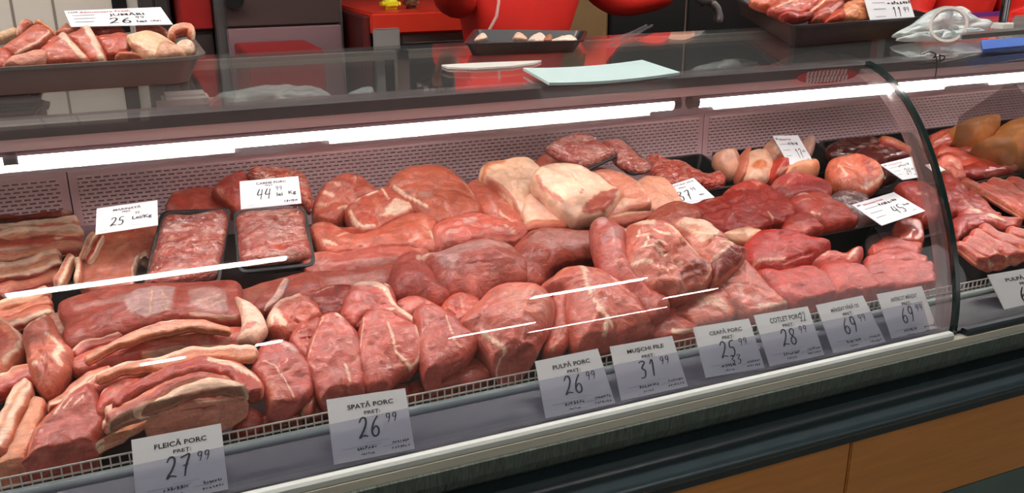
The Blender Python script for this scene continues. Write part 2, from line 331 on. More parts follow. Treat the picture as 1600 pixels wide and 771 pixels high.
MB().box((XL, 1.2, 1.2236), (XR, 1.765, 1.2286)).build('top_pane', glass_mat('hazed_glass', (.985, .99, .985), .04, .0, .03, (210, 212, 208), power=7.), case)  # slight diffuse haze stands in for pale reflections on the pane
# joint between the two panes: green glass edge with a frosted edge guard
curved('glass_edge', XS-.004, XS+.0055, .0075, -.0025, mat('glass_edge_green', (16, 40, 38), .12, coat=.6, spec=.8), .0, .985)
curved('edge_guard', XS-.026, XS-.0045, .012, .0055, glass_mat('frosted_guard', (.92, .86, .86), .06, .15, .22, (190, 160, 158)), .02, .96)
# upright glass divider with a cut corner in the far compartment
xd = None
for tx in np.linspace(1.4, 3.2, 400):
    p = at_x(1491, 213, tx)
    if p[1] > 1.0 and abs(p[2]-(deck(p[1])+.10)) < .004 and p[1] < 1.62: xd = tx; break
if xd is None: xd = 2.0
A1, A2 = at_x(1498, 183, xd), at_x(1580, 127, xd); A0 = at_x(1491, 213, xd)
dv = [(A0[1]+.01, deck(A0[1])+.075), (A0[1], A0[2]), (A1[1], A1[2]), (A2[1], A2[2]), (1.02, 1.0), (1.03, .925), (1.30, .975)]
dv = [(max(y, .965+.13*max(0, z-.9)/.1), z) for y, z in dv]
MB().extrude_x(dv, xd, xd+.006).build('glass_divider', glass_mat('smoked_glass', (.72, .68, .68), .05), case)
# lamp tubes: each a thing held in the housing
TUBE = emis('tube_light', (1, .94, .95), TUBE_E)
yt, zt2 = 1.219, 1.1775
def xat(u, v): return at_y(u, v, yt)[0]
tb = [(xat(10, 252)-.5, xat(6, 252), 'short visible end of a tube lamp at the far left under the top rail'), (xat(30, 250), xat(1048, 168), 'long glowing tube lamp under the top rail, left one'), (xat(1088, 162), xat(1088, 162)+1.2, 'long glowing tube lamp under the top rail, right one')]
for a, b, lab in tb:
    t = empty('tube_lamp', (a, yt, zt2)); tag(t, lab, 'lamp', 'tube lamps inside the display case')
    rs = 14; r_ = .0098; ce = math.radians(248)
    arc = [(r_*math.cos(th), r_*math.sin(th)) for th in np.linspace(ce-math.radians(98), ce+math.radians(98), 15)]
    autosmooth(MB().extrude_x(arc+[(y*.8, z*.8) for y, z in arc[::-1]], 0, b-a).build('tube', TUBE, t), 50)
    arc = [(r_*math.cos(th), r_*math.sin(th)) for th in np.linspace(ce+math.radians(99), ce+math.radians(261), 15)]
    autosmooth(MB().extrude_x(arc, 0, b-a).build('tube_back', MATS['housing_mauve'], t), 50)
    for q, s in ((0, -1), (b-a, 1)):
        MB().tube([(q, 0, 0), (q+s*.014, 0, 0)], .0115, rs).build('end_cap', MATS['housing_mauve'], t)
        MB().box((q+s*.004-.004, .006, -.008), (q+s*.004+.004, .0150, .011), .001).build('clip', CHROME, t)
# ------------------------------------------------------------------ meat
def _perm(seed):
    r = np.random.RandomState(seed); p = r.permutation(256); return np.r_[p, p], r.uniform(-1, 1, 256)
_P, _G = _perm(3)
def vnoise(p):                            # smooth value noise, p (n,3)
    p = np.asarray(p, float)+1000.; i = np.floor(p).astype(int); f = p-i; f = f*f*(3-2*f); i &= 255; r = 0
    for dx in (0, 1):
        for dy in (0, 1):
            for dz in (0, 1):
                h = _G[_P[_P[_P[(i[:, 0]+dx) & 255]+((i[:, 1]+dy) & 255)]+((i[:, 2]+dz) & 255)]]
                r = r+h*(f[:, 0] if dx else 1-f[:, 0])*(f[:, 1] if dy else 1-f[:, 1])*(f[:, 2] if dz else 1-f[:, 2])
    return r
def fbm(p, o=3):
    r = 0; a = 1.
    for k in range(o): r = r+a*vnoise(np.asarray(p)*2**k+k*17.3); a *= .5
    return r
PORK, PORKD, PORKL, LEANR = (198,102,82), (176,80,64), (220,146,120), (188,72,52)
FAT, SKIN, SIL, BEEF, BEEFB, BEEFD = (240,205,180), (218,160,126), (214,176,170), (188,66,52), (205,76,62), (150,48,42)
CREAM, BROWN, GREYSK = (236,204,176), (196,112,84), (176,142,118)
KCOL = dict(fat=FAT, skin=SKIN, sil=SIL, dark=(140,54,46), red=LEANR, lean=PORK, leand=PORKD, beef=BEEF, cream=CREAM, pale=PORKL, orange=(224,140,86), grey=GREYSK)
def seg_dist(P, L):
    L = np.asarray(L, float); d = np.full(len(P), 1e9)
    for a, b in zip(L[:-1], L[1:]):
        ab = b-a; t = np.clip(((P-a)@ab)/(ab@ab+1e-9), 0, 1); d = np.minimum(d, np.hypot(*(P-a-t[:, None]*ab).T))
    return d
def poly_sd(P, L):
    L = np.asarray(L, float); d = seg_dist(P, np.vstack([L, L[:1]])); ins = np.zeros(len(P), bool)
    for a, b in zip(L, np.roll(L, -1, 0)):
        c = ((a[1] > P[:, 1]) != (b[1] > P[:, 1])); x = (b[0]-a[0])*(P[:, 1]-a[1])/(b[1]-a[1]+1e-12)+a[0]; ins ^= c & (P[:, 0] < x)
    return np.where(ins, -d, d)
def crom(pts, n, closed=True):
    P = np.asarray(pts, float); m = len(P); out = []
    idx = range(m) if closed else range(m-1)
    for i in idx:
        if closed: p0, p1, p2, p3 = P[i-1], P[i], P[(i+1) % m], P[(i+2) % m]
        else: p0, p1, p2, p3 = P[max(i-1, 0)], P[i], P[i+1], P[min(i+2, m-1)]
        for t in np.linspace(0, 1, 12, endpoint=False):
            out.append(.5*((2*p1)+(-p0+p2)*t+(2*p0-5*p1+4*p2-p3)*t*t+(-p0+3*p1-3*p2+p3)*t**3))
    if not closed: out.append(P[-1])
    Q = np.array(out); Q2 = np.vstack([Q, Q[:1]]) if closed else Q
    s = np.r_[0, np.cumsum(np.hypot(*np.diff(Q2, axis=0).T))]
    t = np.linspace(0, s[-1], n, endpoint=not closed)
    return np.c_[np.interp(t, s, Q2[:, 0]), np.interp(t, s, Q2[:, 1])]
def paint(px, W3, base, marks, amp=.35):
    """albedo of fat, lean, skin and silverskin, plus some painted shade; returns colours and a height offset."""
    col = np.array(base) if isinstance(base, np.ndarray) else np.tile(lin(base), (len(px), 1)); h = np.zeros(len(px)); w = fbm(W3*70, 3); w2 = fbm(W3*160+9, 2)
    for mk in marks:
        kind, wd, ch, pts = mk[:4]; P = np.array(C(ch, pts)); wd = wd/CS(ch)
        if kind[0].isupper():
            kind = kind.lower(); d = poly_sd(px, P)+w*wd*.5; m = np.clip(.5-d/(wd*.7), 0, 1)
        else:
            d = seg_dist(px, P)+w*wd*.30; m = np.clip((.55*wd-d)/(.35*wd)+.5, 0, 1)
        m = m*m*(3-2*m)
        if kind == 'crease': h -= m; continue
        if kind == 'ridge': h += m; continue
        m = m*(mk[4] if len(mk) > 4 else 1)
        c = lin(KCOL[kind]); col = col*(1-m[:, None])+c*m[:, None]
        if kind in ('fat', 'cream', 'sil'): h += .25*m
    col = col*(1+.10*w+.05*w2)[:, None]
    return np.clip(col, 0.002, .95), h
class PL:                                 # a slanted plane in the tray: passes deck+h below the front-most pixel
    def __init__(s, px, h, tilt, base=None):
        px = np.asarray(px); i = int(np.argmax(px[:, 1])); s.k = DK+tilt
        if base is None:
            A = on_plane(px[i, 0], px[i, 1], DK, DY, DZ+h)
        else: A = np.array([0, *base])
        s.y0, s.z0 = A[1], A[2]; c = 1/math.hypot(1, s.k); s.n = np.array([0, -s.k*c, c])
    def w(s, P): return np.array([on_plane(u, v, s.k, s.y0, s.z0) for u, v in P])
def tone(c):                              # lean parts are deeper red, fat keeps its cream
    m = np.clip((c[:, 1]/(c[:, 0]+1e-6)-.32)/.32, 0, 1)[:, None]; return c*(np.array([.84, .56, .47])*(1-m)+np.array([1., .88, .84])*m)
SETF = .0015
def settle(W3, on=True):                   # meat rests on the deck plate and against the wire fence
    if not on: return W3
    W3 = W3.copy(); W3[:, 1] = np.clip(W3[:, 1], 1.0125+.002*vnoise(W3*60), 1.588); W3[:, 2] = np.maximum(W3[:, 2], deck(W3[:, 1])+SETF); return W3
def finish(name, px, W3, up, n, Fs, colour, marks, rough, material, label, cat, group, parent, lump, clamp=True):
    col, h = paint(px, W3, colour, marks)
    col = tone(col); sd = (len(W3) % 17)*3.1; an = np.array([30., 30., 30.])
    nz = fbm(W3*26+sd, 3); rg = 1-np.abs(vnoise(W3*np.array([22., 34., 34.])+sd+5)+.5*vnoise(W3*60+sd))*2.2; rg = np.clip(rg, 0, 1)**3
    W3 = W3+n*(up*(nz*lump*1.15+h*.0035-rg*lump*.55+.0007*vnoise(W3*150)))[:, None]
    rc = np.clip(rg**2.5*up*1.3*np.clip(.5+1.5*vnoise(W3*18+sd+30), 0, 1), 0, 1)[:, None]*(.42 if lump > .0015 else .12)
    W3 = settle(W3, clamp)
    o_cols = None
    org = W3.mean(0); org[2] = W3[:, 2].min()
    col = col*(1-rc)+rc*lin((226, 160, 140))
    o = mesh_obj(name, W3-org, Fs, material, parent, True, col); o.location = org
    if parent is None: tag(o, label, cat, group)
    return o
def slab(name, label, ch, pts, colour=PORK, marks=(), h=.02, tilt=.15, T=.016, er=None, crown=.32, lump=.0030, jit=.0, cat='meat', group=None, material=None, parent=None, base=None, cen=None, q=3.0, dens=1.0, tb=None, grow=4.2):
    TB = T*1.3 if tb is None else tb
    px = np.array(C(ch, pts)); cc = px.mean(0); rr_ = np.hypot(*(px-cc).T)[:, None]; px = cc+(px-cc)*(1+grow/np.maximum(rr_, 6)); per = np.hypot(*np.diff(np.vstack([px, px[:1]]), axis=0).T).sum()
    N = int(np.clip(per/q*dens, 28, 190)); B = crom(px, N)
    cpt = B.mean(0) if cen is None else np.array(C(ch, [cen])[0]); R = int(np.clip(np.hypot(*(B-cpt).T).mean()/q*dens*1.1, 6, 40))
    pl = PL(B, h, tilt, base); WB = pl.w(B)
    ts = np.linspace(0, 1, R+1)[1:]; ts = 1-(1-ts)**1.35                 # finer rings near the rim
    PX = np.vstack([cpt[None]]+[cpt+t*(B-cpt) for t in ts]); W0 = pl.w(PX)
    # distance to the rim in metres
    Wb2 = WB[:, :2]; d = np.full(len(PX), 1e9); nxt = np.roll(WB, -1, 0)
    for a, b in zip(WB, nxt):
        ab = b-a; t = np.clip(((W0-a)@ab)/(ab@ab+1e-12), 0, 1); d = np.minimum(d, np.linalg.norm(W0-a-t[:, None]*ab, axis=1))
    E_ = (er or T*.75); dm = d.max(); E_ = min(E_, dm*.95); e = np.clip(d/E_, 0, 1); prof_ = np.clip(1-(1-e)**2.6, 0, 1)**.55
    H = T*prof_*(1+crown*(np.clip(d/dm, 0, 1)**.8-.35))
    top = W0+pl.n*H[:, None]; nB = N
    m1 = len(PX); keep = m1-N; bot = W0[:keep]-pl.n*(TB*np.clip(1-(1-np.clip(d[:keep]/(TB*.45), 0, 1))**2.2, 0, 1)**.5)[:, None]
    V = np.vstack([top, bot]); up = np.r_[prof_**.5, np.zeros(keep)]
    Fs = []
    def ring(off, r, j): return off+(0 if r == 0 else 1+(r-1)*N+j % N)
    for j in range(N):
        Fs.append((0, ring(0, 1, j), ring(0, 1, j+1)))
        for r in range(1, R): Fs.append((ring(0, r, j), ring(0, r+1, j), ring(0, r+1, j+1), ring(0, r, j+1)))
        def rb(r, j): return ring(m1, r, j) if r < R else ring(0, R, j)
        Fs.append((rb(0, 0), rb(1, j+1), rb(1, j)))
        for r in range(1, R): Fs.append((rb(r, j), rb(r, j+1), rb(r+1, j+1), rb(r+1, j)))
    # outline runs either way round
    A = sum(B[i, 0]*B[(i+1) % N, 1]-B[(i+1) % N, 0]*B[i, 1] for i in range(N))
    if A > 0: Fs = [f[::-1] for f in Fs]
    P2 = np.vstack([PX, PX[:keep]])
    return finish(name, P2, V, up, pl.n, Fs, colour, marks, 0, material or MEAT, label, cat, group, parent, lump, base is None)
def ribbon(name, label, ch, pts, hw, bands, h=.03, tilt=.15, T=.008, marks=(), lump=.0018, cat='meat', group=None, material=None, parent=None, base=None, q=3.0, roll=0.):
    """a bent strip; bands = [(s, colour)...] across it from -1 (upper edge) to 1"""
    cl = np.array(C(ch, pts)); sc = CS(ch)
    hws = (np.array(hw, float) if hasattr(hw, '__len__') else np.full(len(cl), float(hw)))/sc
    L = np.hypot(*np.diff(cl, axis=0).T).sum(); N = int(np.clip(L/q, 12, 160)); Q = crom(cl, N, False)
    s0 = np.r_[0, np.cumsum(np.hypot(*np.diff(cl, axis=0).T))]; s0 /= s0[-1]; tt = np.linspace(0, 1, N)
    HW = np.interp(tt, s0, hws)*1.12; sd_ = float(cl.sum() % 97); wn = vnoise(np.c_[tt*L/26.+sd_, tt*0, tt*0])+.5*vnoise(np.c_[tt*L/11.+sd_, tt*0+3, tt*0]); wn2 = vnoise(np.c_[tt*L/20.+sd_+40, tt*0, tt*0]); HW = HW*(1+.22*wn2); HW = HW*np.clip(np.minimum(tt, 1-tt)*L/(np.maximum(HW, 1)*.9)+.25, 0, 1)**.5
    tg = np.gradient(Q, axis=0); tg /= np.hypot(*tg.T)[:, None]+1e-9; nr = np.c_[-tg[:, 1], tg[:, 0]]
    if nr[:, 1].mean() < 0: nr = -nr
    Q = Q+nr*(wn*HW*.20)[:, None]
    K = 19; ss = np.sin(np.linspace(-math.pi/2, math.pi/2, K))
    PX = (Q[:, None, :]+ss[None, :, None]*HW[:, None, None]*nr[:, None, :]).reshape(-1, 2)
    pl = PL(PX, h, tilt, base); W0 = pl.w(PX); S = np.tile(ss, N); en = np.repeat(np.clip(np.minimum(tt, 1-tt)*L/6., 0, 1)**.5, K)
    pr = np.sqrt(np.clip(1-np.abs(S)**5, 0, 1))*(.15+.85*en)
    top = W0+pl.n*(T*pr+roll*S*T)[:, None]; bot = W0-pl.n*(T*pr*.9-roll*S*T)[:, None]
    V = np.vstack([top, bot]); m1 = N*K; Fs = []
    for i in range(N-1):
        for j in range(K-1):
            a, b, c_, d_ = i*K+j, i*K+j+1, (i+1)*K+j+1, (i+1)*K+j
            Fs += [(a, b, c_, d_), (m1+a, m1+d_, m1+c_, m1+b)]
        Fs += [(i*K, (i+1)*K, m1+(i+1)*K, m1+i*K), (i*K+K-1, m1+i*K+K-1, m1+(i+1)*K+K-1, (i+1)*K+K-1)]
    for i in (0, N-1):
        for j in range(K-1):
            f = (i*K+j, m1+i*K+j, m1+i*K+j+1, i*K+j+1); Fs.append(f if i == 0 else f[::-1])
    if np.cross(W0[K]-W0[0], W0[1]-W0[0])@pl.n > 0: Fs = [f[::-1] for f in Fs]
    P2 = np.vstack([PX, PX]); S2 = np.r_[S, S]; S2 = S2+.22*fbm(V*45+3, 2)
    bs = np.array([b[0] for b in bands]); bc = np.array([lin(KCOL.get(b[1], b[1]) if isinstance(b[1], str) else b[1]) for b in bands])
    jj = np.clip(np.searchsorted(bs, S2)-1, 0, len(bs)-2); f_ = np.clip((S2-bs[jj])/(bs[jj+1]-bs[jj]), 0, 1); f_ = np.clip((f_-.5)*2.4+.5, 0, 1); S2 = bs[jj]+f_*(bs[jj+1]-bs[jj])
    base_col = np.stack([np.interp(S2, bs, bc[:, i]) for i in range(3)], 1)
    up = np.r_[pr, np.zeros(m1)]
    colr, hh = paint(P2, V, base_col, marks); colr = tone(colr)
    W3 = settle(V+pl.n*(up*(fbm(V*32+5, 3)*lump))[:, None], base is None); org = W3.mean(0); org[2] = W3[:, 2].min()
    o = mesh_obj(name, W3-org, Fs, material or MEAT, parent, True, colr); o.location = org
    if parent is None: tag(o, label, cat, group)
    return o
MEAT = meat_mat('raw_meat'); MEATB = meat_mat('raw_beef', .16, .05, .9, .38, .15, 1., ang=-.4); FATM = meat_mat('raw_fat', .04, .05, .3, .42, .3, .8)
MINCE = meat_mat('minced_meat', .1, .3, .9, .35, .45, 1., worm=True); GLOSSY = meat_mat('raw_liver', .06, .02, .2, .18, .8, 1.)
SMOOTHM = meat_mat('marinated_meat', .08, .1, .35, .28, .6, .8)
FL, LF = 'fat', 'lean'
def rb(*a, **k): return ribbon(*a, **k)
# ---- back left: a stack of belly slabs seen edge-on
G1 = 'pork belly slabs stacked at the back left'
BL = [(-1, 'cream'), (-.55, FL), (-.2, (222,140,112)), (.3, 'cream'), (.7, (216,128,102)), (1, 'skin')]
BL2 = [(-1, 'skin'), (-.6, FL), (.1, 'cream'), (.5, (220,134,108)), (1, (214,124,100))]
BL3 = [(-1, (222,136,110)), (-.4, 'cream'), (0, FL), (.4, 'skin'), (1, (214,124,100))]
P9 = [('topmost belly slab of the back left stack, with a white fat knob', [(-60,125),(60,125),(160,130),(300,112),(450,92)], 36, [(-1,'red'),(-.3,LF),(.4,'pale'),(1,FL)], [('fat',40,'a',[(400,85),(430,110)])]),
 ('second belly slab of the back left stack, pale ridge along the top', [(-60,178),(80,172),(200,180),(330,170),(470,150)], 33, BL, ()),
 ('third belly slab of the back left stack, fatty with a wavy upper edge', [(-60,232),(80,240),(200,215),(330,200),(480,190)], 36, BL2, ()),
 ('fourth belly slab of the back left stack, mostly lean', [(-60,290),(100,275),(300,262),(400,250),(505,250)], 36, BL3, ()),
 ('fifth belly slab of the back left stack, small fat lump near its right end', [(-60,345),(120,340),(300,330),(420,320),(512,325)], 33, [(-1,LF),(0,LF),(.5,'pale'),(1,FL)], [('fat',28,'a',[(350,300),(380,290)])]),
 ('belly slab of the back left stack whose right end tapers under the pale curl', [(-60,412),(120,400),(260,372),(380,345),(495,345)], 30, [(-1,FL),(-.3,'pale'),(.4,'skin'),(1,LF)], ()),
 ('belly slab just above the reflected lamp streak, ending in a rounded fat tip', [(-60,478),(80,466),(200,440),(290,405),(372,385)], 34, BL3, ()),
 ('rounded belly roll lying above the reflected lamp streak at far left', [(-60,540),(80,520),(200,490),(300,450),(378,430)], 32, [(-1,'pale'),(-.2,'skin'),(.6,FL),(1,LF)], ()),
 ('lean belly slab directly under the rounded roll at far left', [(-60,612),(100,590),(220,560),(340,520),(400,500)], 34, [(-1,LF),(0,'pale'),(1,'red')], ())]
for i, (lab, pts, hw, bd, mk) in enumerate(P9):
    rb('pork_belly_piece', lab, 'a', pts, hw, bd, h=.036+.002*(i % 2), tilt=.45, T=.011, marks=mk, group=G1, lump=.003)
rb('pork_belly_strip', 'pale belly strip just below the left end of the long lamp streak', 'b', [(-60,135),(60,118),(180,80),(310,38)], 30, [(-1,'pale'),(-.3,'cream'),(.5,'skin'),(1,'pale')], h=.045, tilt=.3, T=.012)
rb('pork_belly_strip', 'belly strip with a dark gap above it at the far left', 'b', [(-60,190),(60,182),(190,135),(320,95)], 28, [(-1,'skin'),(0,'pale'),(1,LF)], h=.042, tilt=.3, T=.012)
rb('pork_belly_strip', 'fatty strip below the dark gap at the far left', 'b', [(-60,240),(90,228),(210,180),(330,150)], 36, [(-1,LF),(0,'pale'),(.6,FL),(1,LF)], h=.04, tilt=.28, T=.012)
rb('pork_skin_curl', 'upright pale skin curl between the belly stack and the flat skin slab', 'a', [(350,580),(385,500),(420,430),(450,395)], 34, [(-1,'cream'),(-.2,'pale'),(.3,'cream'),(1,'skin')], h=.05, tilt=.35, T=.012)
rb('pork_skin_curl', 'narrow pale skin fold leaning against the flat skin slab', 'a', [(462,560),(478,480),(472,400)], 24, [(-1,'skin'),(0,'cream'),(1,'pale')], h=.055, tilt=.35, T=.01)
slab('pork_skin_piece', 'flat brownish skin-on belly slab under the belly-price card', 'a', [(490,440),(540,330),(590,262),(700,235),(860,225),(965,205),(950,290),(905,420),(865,402),(828,425),(806,500),(812,602),(650,618),(520,600),(478,540)], BROWN,
  [('cream',16,'a',[(878,398),(830,425),(806,490),(800,600)]), ('pale',50,'a',[(520,500),(560,480)]), ('skin',70,'a',[(600,470),(740,330)],.4)], h=.03, tilt=.38, T=.013, crown=.2, lump=.001)
rb('pork_belly_strip', 'thin pale strip leaning at the left corner of the skin slab', 'a', [(486,415),(520,350),(552,290),(580,250)], 20, [(-1,'cream'),(0,'skin'),(1,'cream')], h=.062, tilt=.38, T=.008)
rb('pork_belly_strip', 'short red-centred strip under the lower left corner of the belly-price card', 'a', [(520,425),(560,380),(585,330),(615,262)], 20, [(-1,'cream'),(0,'red'),(1,'cream')], h=.066, tilt=.38, T=.008)
# ---- front left: skins and belly flaps
slab('pork_belly_flap', 'pale curled belly flap at the left picture edge with a lean hollow', 'b', [(-70,250),(20,215),(90,275),(155,335),(150,400),(110,450),(60,500),(-10,560),(-70,560)], PORKL, [('cream',26,'b',[(-40,240),(40,235),(110,300),(150,350),(120,420),(40,490)]), ('Red',20,'b',[(-60,330),(30,300),(70,350),(50,430),(-40,480)],.7)], h=.05, tilt=.25, T=.018, lump=.004)
slab('pork_belly_flap', 'crumpled belly flap with scattered fat lumps left of the long belly slab', 'b', [(150,300),(230,240),(300,195),(335,250),(370,330),(432,410),(425,500),(380,590),(320,650),(270,650),(215,580),(185,500),(170,400)], (212,132,112),
  [('cream',14,'b',[(290,330),(370,400),(400,440)]), ('cream',30,'b',[(380,420),(350,480),(380,520)]), ('fat',18,'b',[(215,520),(235,525)]), ('fat',14,'b',[(270,480),(280,490)]), ('cream',16,'b',[(160,290),(280,230)]), ('red',30,'b',[(280,540),(300,580)],.8), ('crease',12,'b',[(190,440),(175,480)]), ('crease',14,'b',[(250,440),(330,520)])], h=.055, tilt=.25, T=.018, lump=.006)
slab('pork_fat_piece', 'pale translucent fat piece above the crumpled flap', 'b', [(305,195),(370,170),(445,160),(462,205),(420,260),(392,305),(350,300),(325,240)], (228,176,154), [('cream',16,'b',[(340,280),(430,230)])], h=.05, tilt=.25, T=.012)
rb('pork_belly_strip', 'reddish belly strip with fat bits below the curled flap at far left', 'b', [(-60,640),(60,590),(180,545),(280,580)], 50, [(-1,'cream'),(-.3,'pale'),(.2,'red'),(1,'red')], h=.052, tilt=.25, T=.014, marks=[('fat',24,'b',[(20,560),(70,530)]), ('fat',18,'b',[(190,610),(215,620)])])
rb('pork_skin_strip', 'broad pale skin strip running down at the far left front', 'c', [(-40,540),(30,420),(80,300),(130,190),(190,120)], [70,66,60,50,36], [(-1,'pale'),(-.5,'cream'),(0,'skin'),(.3,'cream'),(1,'pale')], h=.042, tilt=.2, T=.014, lump=.003)
rb('pork_skin_strip', 'smooth skin strip reaching the front fence at far left', 'c', [(10,760),(90,600),(160,430),(215,310),(240,215)], [80,72,62,48,34], [(-1,'cream'),(-.75,'skin'),(.2,(226,160,124)),(1,'pale')], h=.036, tilt=.2, T=.014)
# ---- long belly slab with silverskin and the strips in front
slab('pork_belly_piece', 'long belly slab with white silverskin patches, below the two minced packages', 'X', [(100,478),(150,463),(220,453),(290,450),(366,446),(376,472),(383,505),(335,508),(260,510),(200,522),(150,540),(112,553),(100,538),(106,512),(96,495)], (206,112,98),
  [('Sil',5,'X',[(205,472),(238,458),(276,460),(268,498),(230,507),(206,500),(198,488)]), ('Sil',4,'X',[(292,462),(330,458),(352,470),(360,500),(320,500),(300,490),(300,478)],.8), ('fat',4,'X',[(240,470),(236,500)]), ('fat',3,'X',[(255,468),(262,498)]), ('leand',8,'X',[(285,465),(350,456)],.6),
   ('fat',4,'X',[(300,503),(370,505)]), ('sil',9,'X',[(125,495),(170,485),(200,480)],.7), ('red',4,'X',[(130,540),(170,522),(220,510)]), ('fat',3,'X',[(310,485),(345,475)]), ('fat',3,'X',[(320,495),(350,482)])], h=.062, tilt=.25, T=.015, lump=.002)
slab('pork_fat_end', 'rounded white fat end of belly standing right of the long slab', 'd', [(650,150),(720,180),(785,240),(825,320),(820,355),(765,402),(738,392),(665,385),(680,350),(700,300),(680,230)], (240,200,176), [('red',24,'d',[(720,330),(765,320)],.7), ('lean',14,'d',[(690,350),(740,345)],.6)], h=.075, tilt=.4, T=.010, crown=.2)
rb('pork_belly_strip', 'thin lean strip under the left part of the long belly slab', 'b', [(438,425),(520,360),(620,335),(740,300)], 26, [(-1,'pale'),(-.5,FL),(0,LF),(1,'leand')], h=.066, tilt=.25, T=.008)
slab('pork_belly_piece', 'pink belly slab between the two long skin-edged strips', 'X', [(112,572),(140,552),(175,541),(230,526),(300,519),(345,516),(380,520),(402,530),(394,545),(340,549),(290,548),(225,561),(165,578),(128,588)], (206,116,102),
  [('Pale',4,'X',[(222,534),(270,524),(322,524),(318,538),(260,545),(228,552)]), ('fat',5,'X',[(225,560),(290,549),(345,548)]), ('red',6,'X',[(150,570),(190,556),(220,540)],.6), ('lean',8,'X',[(340,530),(385,536)])], h=.060, tilt=.22, T=.013)
rb('pork_belly_strip', 'long belly strip with a tan skin edge, directly in front of the long slab', 'X', [(132,567),(182,540),(223,523),(262,513),(300,510),(332,514),(362,520)], [5,6,8,8,7,6,4], [(-1,FL),(-.5,'pale'),(0,'skin'),(1,(205,138,104))], h=.082, tilt=.3, T=.007, lump=.0008)
slab('pork_belly_piece', 'lean-topped belly piece left of the front arched strips', 'X', [(118,622),(140,600),(170,585),(205,575),(240,570),(215,595),(175,610),(150,625),(128,636)], (200,108,92), [('fat',4,'X',[(122,622),(160,595),(200,580)]), ('cream',5,'X',[(150,598),(190,584)])], h=.058, tilt=.22, T=.012)
rb('pork_belly_strip', 'long skin-edged belly strip ending in a tan triangle at the shoulder steak', 'X', [(150,598),(185,580),(225,574),(262,568),(300,557),(340,554),(375,555),(404,557)], [5,7,8,10,10,9,10,12], [(-1,FL),(-.45,'cream'),(-.2,'pale'),(.1,(222,150,112)),(1,'skin')], h=.086, tilt=.28, T=.008, lump=.001)
rb('pork_belly_strip', 'lean red arched strip with fat at its right shoulder', 'X', [(178,642),(200,620),(239,600),(278,584),(317,577),(356,583),(387,602),(402,626)], [6,8,9,10,11,13,15,14], [(-1,(224,140,112)),(-.3,'red'),(.4,'red'),(1,'leand')], h=.078, tilt=.25, T=.012, marks=[('fat',7,'X',[(330,573),(365,578),(388,592)]), ('fat',6,'X',[(385,590),(405,602)])])
rb('pork_belly_strip', 'arched strip with alternating fat and lean under the red arched strip', 'X', [(166,660),(200,642),(239,622),(278,603),(312,594),(345,597),(369,612)], [8,9,9,8,8,8,7], [(-1,FL),(-.4,'pale'),(0,'lean'),(.4,'leand'),(1,FL)], h=.072, tilt=.25, T=.010)
slab('pork_belly_piece', 'lean muscle patch at the left end of the arched strips', 'c', [(600,235),(635,170),(700,130),(780,100),(860,115),(905,160),(860,210),(760,240),(690,250),(630,310),(590,300)], (206,104,92), [('fat',14,'c',[(590,200),(640,170)])], h=.064, tilt=.24, T=.012)
rb('pork_belly_strip', 'greyish-skinned arched strip in the middle of the front fan', 'X', [(172,690),(190,672),(218,655),(252,636),(278,622),(309,610),(345,607),(372,615),(386,632)], [5,7,8,9,9,9,9,9,6], [(-1,FL),(-.3,'cream'),(.2,GREYSK),(1,(170,120,96))], h=.078, tilt=.26, T=.009)
slab('pork_belly_piece', 'pale fatty belly end with two red stripes behind the first price card', 'e', [(120,560),(150,500),(200,455),(300,415),(430,365),(560,360),(690,385),(712,425),(670,490),(640,535),(585,560),(520,590),(400,610),(250,640),(140,620)], (226,164,144),
  [('dark',26,'e',[(170,500),(240,450)],.8), ('red',26,'e',[(160,520),(290,450)],.8), ('red',18,'e',[(300,460),(430,400),(530,390)],.8), ('red',14,'e',[(330,530),(450,500),(540,490)],.8), ('cream',12,'e',[(300,430),(420,370)]), ('fat',14,'e',[(430,440),(600,430)])], h=.06, tilt=.24, T=.014)
rb('pork_belly_strip', 'orange-tinged skin strip tapering to a point at the front fence', 'c', [(562,606),(620,520),(720,440),(830,370),(940,310),(1060,240)], [5,20,26,28,28,24], [(-1,'cream'),(-.4,(232,176,136)),(.4,(226,150,106)),(1,'skin')], h=.05, tilt=.25, T=.008)
rb('pork_belly_strip', 'short belly strip with a fat top edge above the tapering skin strip', 'c', [(620,400),(700,340),(830,275),(960,215),(1090,150)], [22,34,34,30,26], [(-1,'cream'),(-.4,FL),(.1,'red'),(1,'cream')], h=.056, tilt=.24, T=.010)
rb('pork_belly_strip', 'fat-covered belly strip starting beside the big front slab', 'c', [(630,300),(730,262),(860,225),(960,170),(1060,125)], [22,30,26,24,20], [(-1,'lean'),(-.3,FL),(.4,'cream'),(1,'red')], h=.066, tilt=.24, T=.010)
rb('pork_belly_strip', 'lean-ended belly strip with an orange-red tip left of the big front slab', 'c', [(290,285),(380,235),(470,150),(580,95),(690,60)], [22,30,32,30,24], [(-1,(224,120,84)),(-.2,'pale'),(.4,'cream'),(1,'lean')], h=.058, tilt=.22, T=.012)
slab('pork_belly_piece', 'big lean belly slab with white fat lines standing at the front fence', 'c', [(125,668),(170,580),(205,450),(262,375),(330,310),(420,225),(540,150),(598,190),(612,300),(640,360),(625,430),(590,520),(562,605),(400,640),(230,690)], (192,102,92),
  [('fat',13,'c',[(345,360),(400,270),(470,200),(560,155)]), ('pale',26,'c',[(160,640),(200,520),(250,420),(330,330)],.9), ('fat',8,'c',[(400,330),(450,270)]), ('fat',8,'c',[(460,320),(520,260)]), ('leand',40,'c',[(420,360),(560,300)],.7), ('sil',10,'c',[(300,560),(310,470)],.6)], h=.034, tilt=.32, T=.022, cen=(400,430))
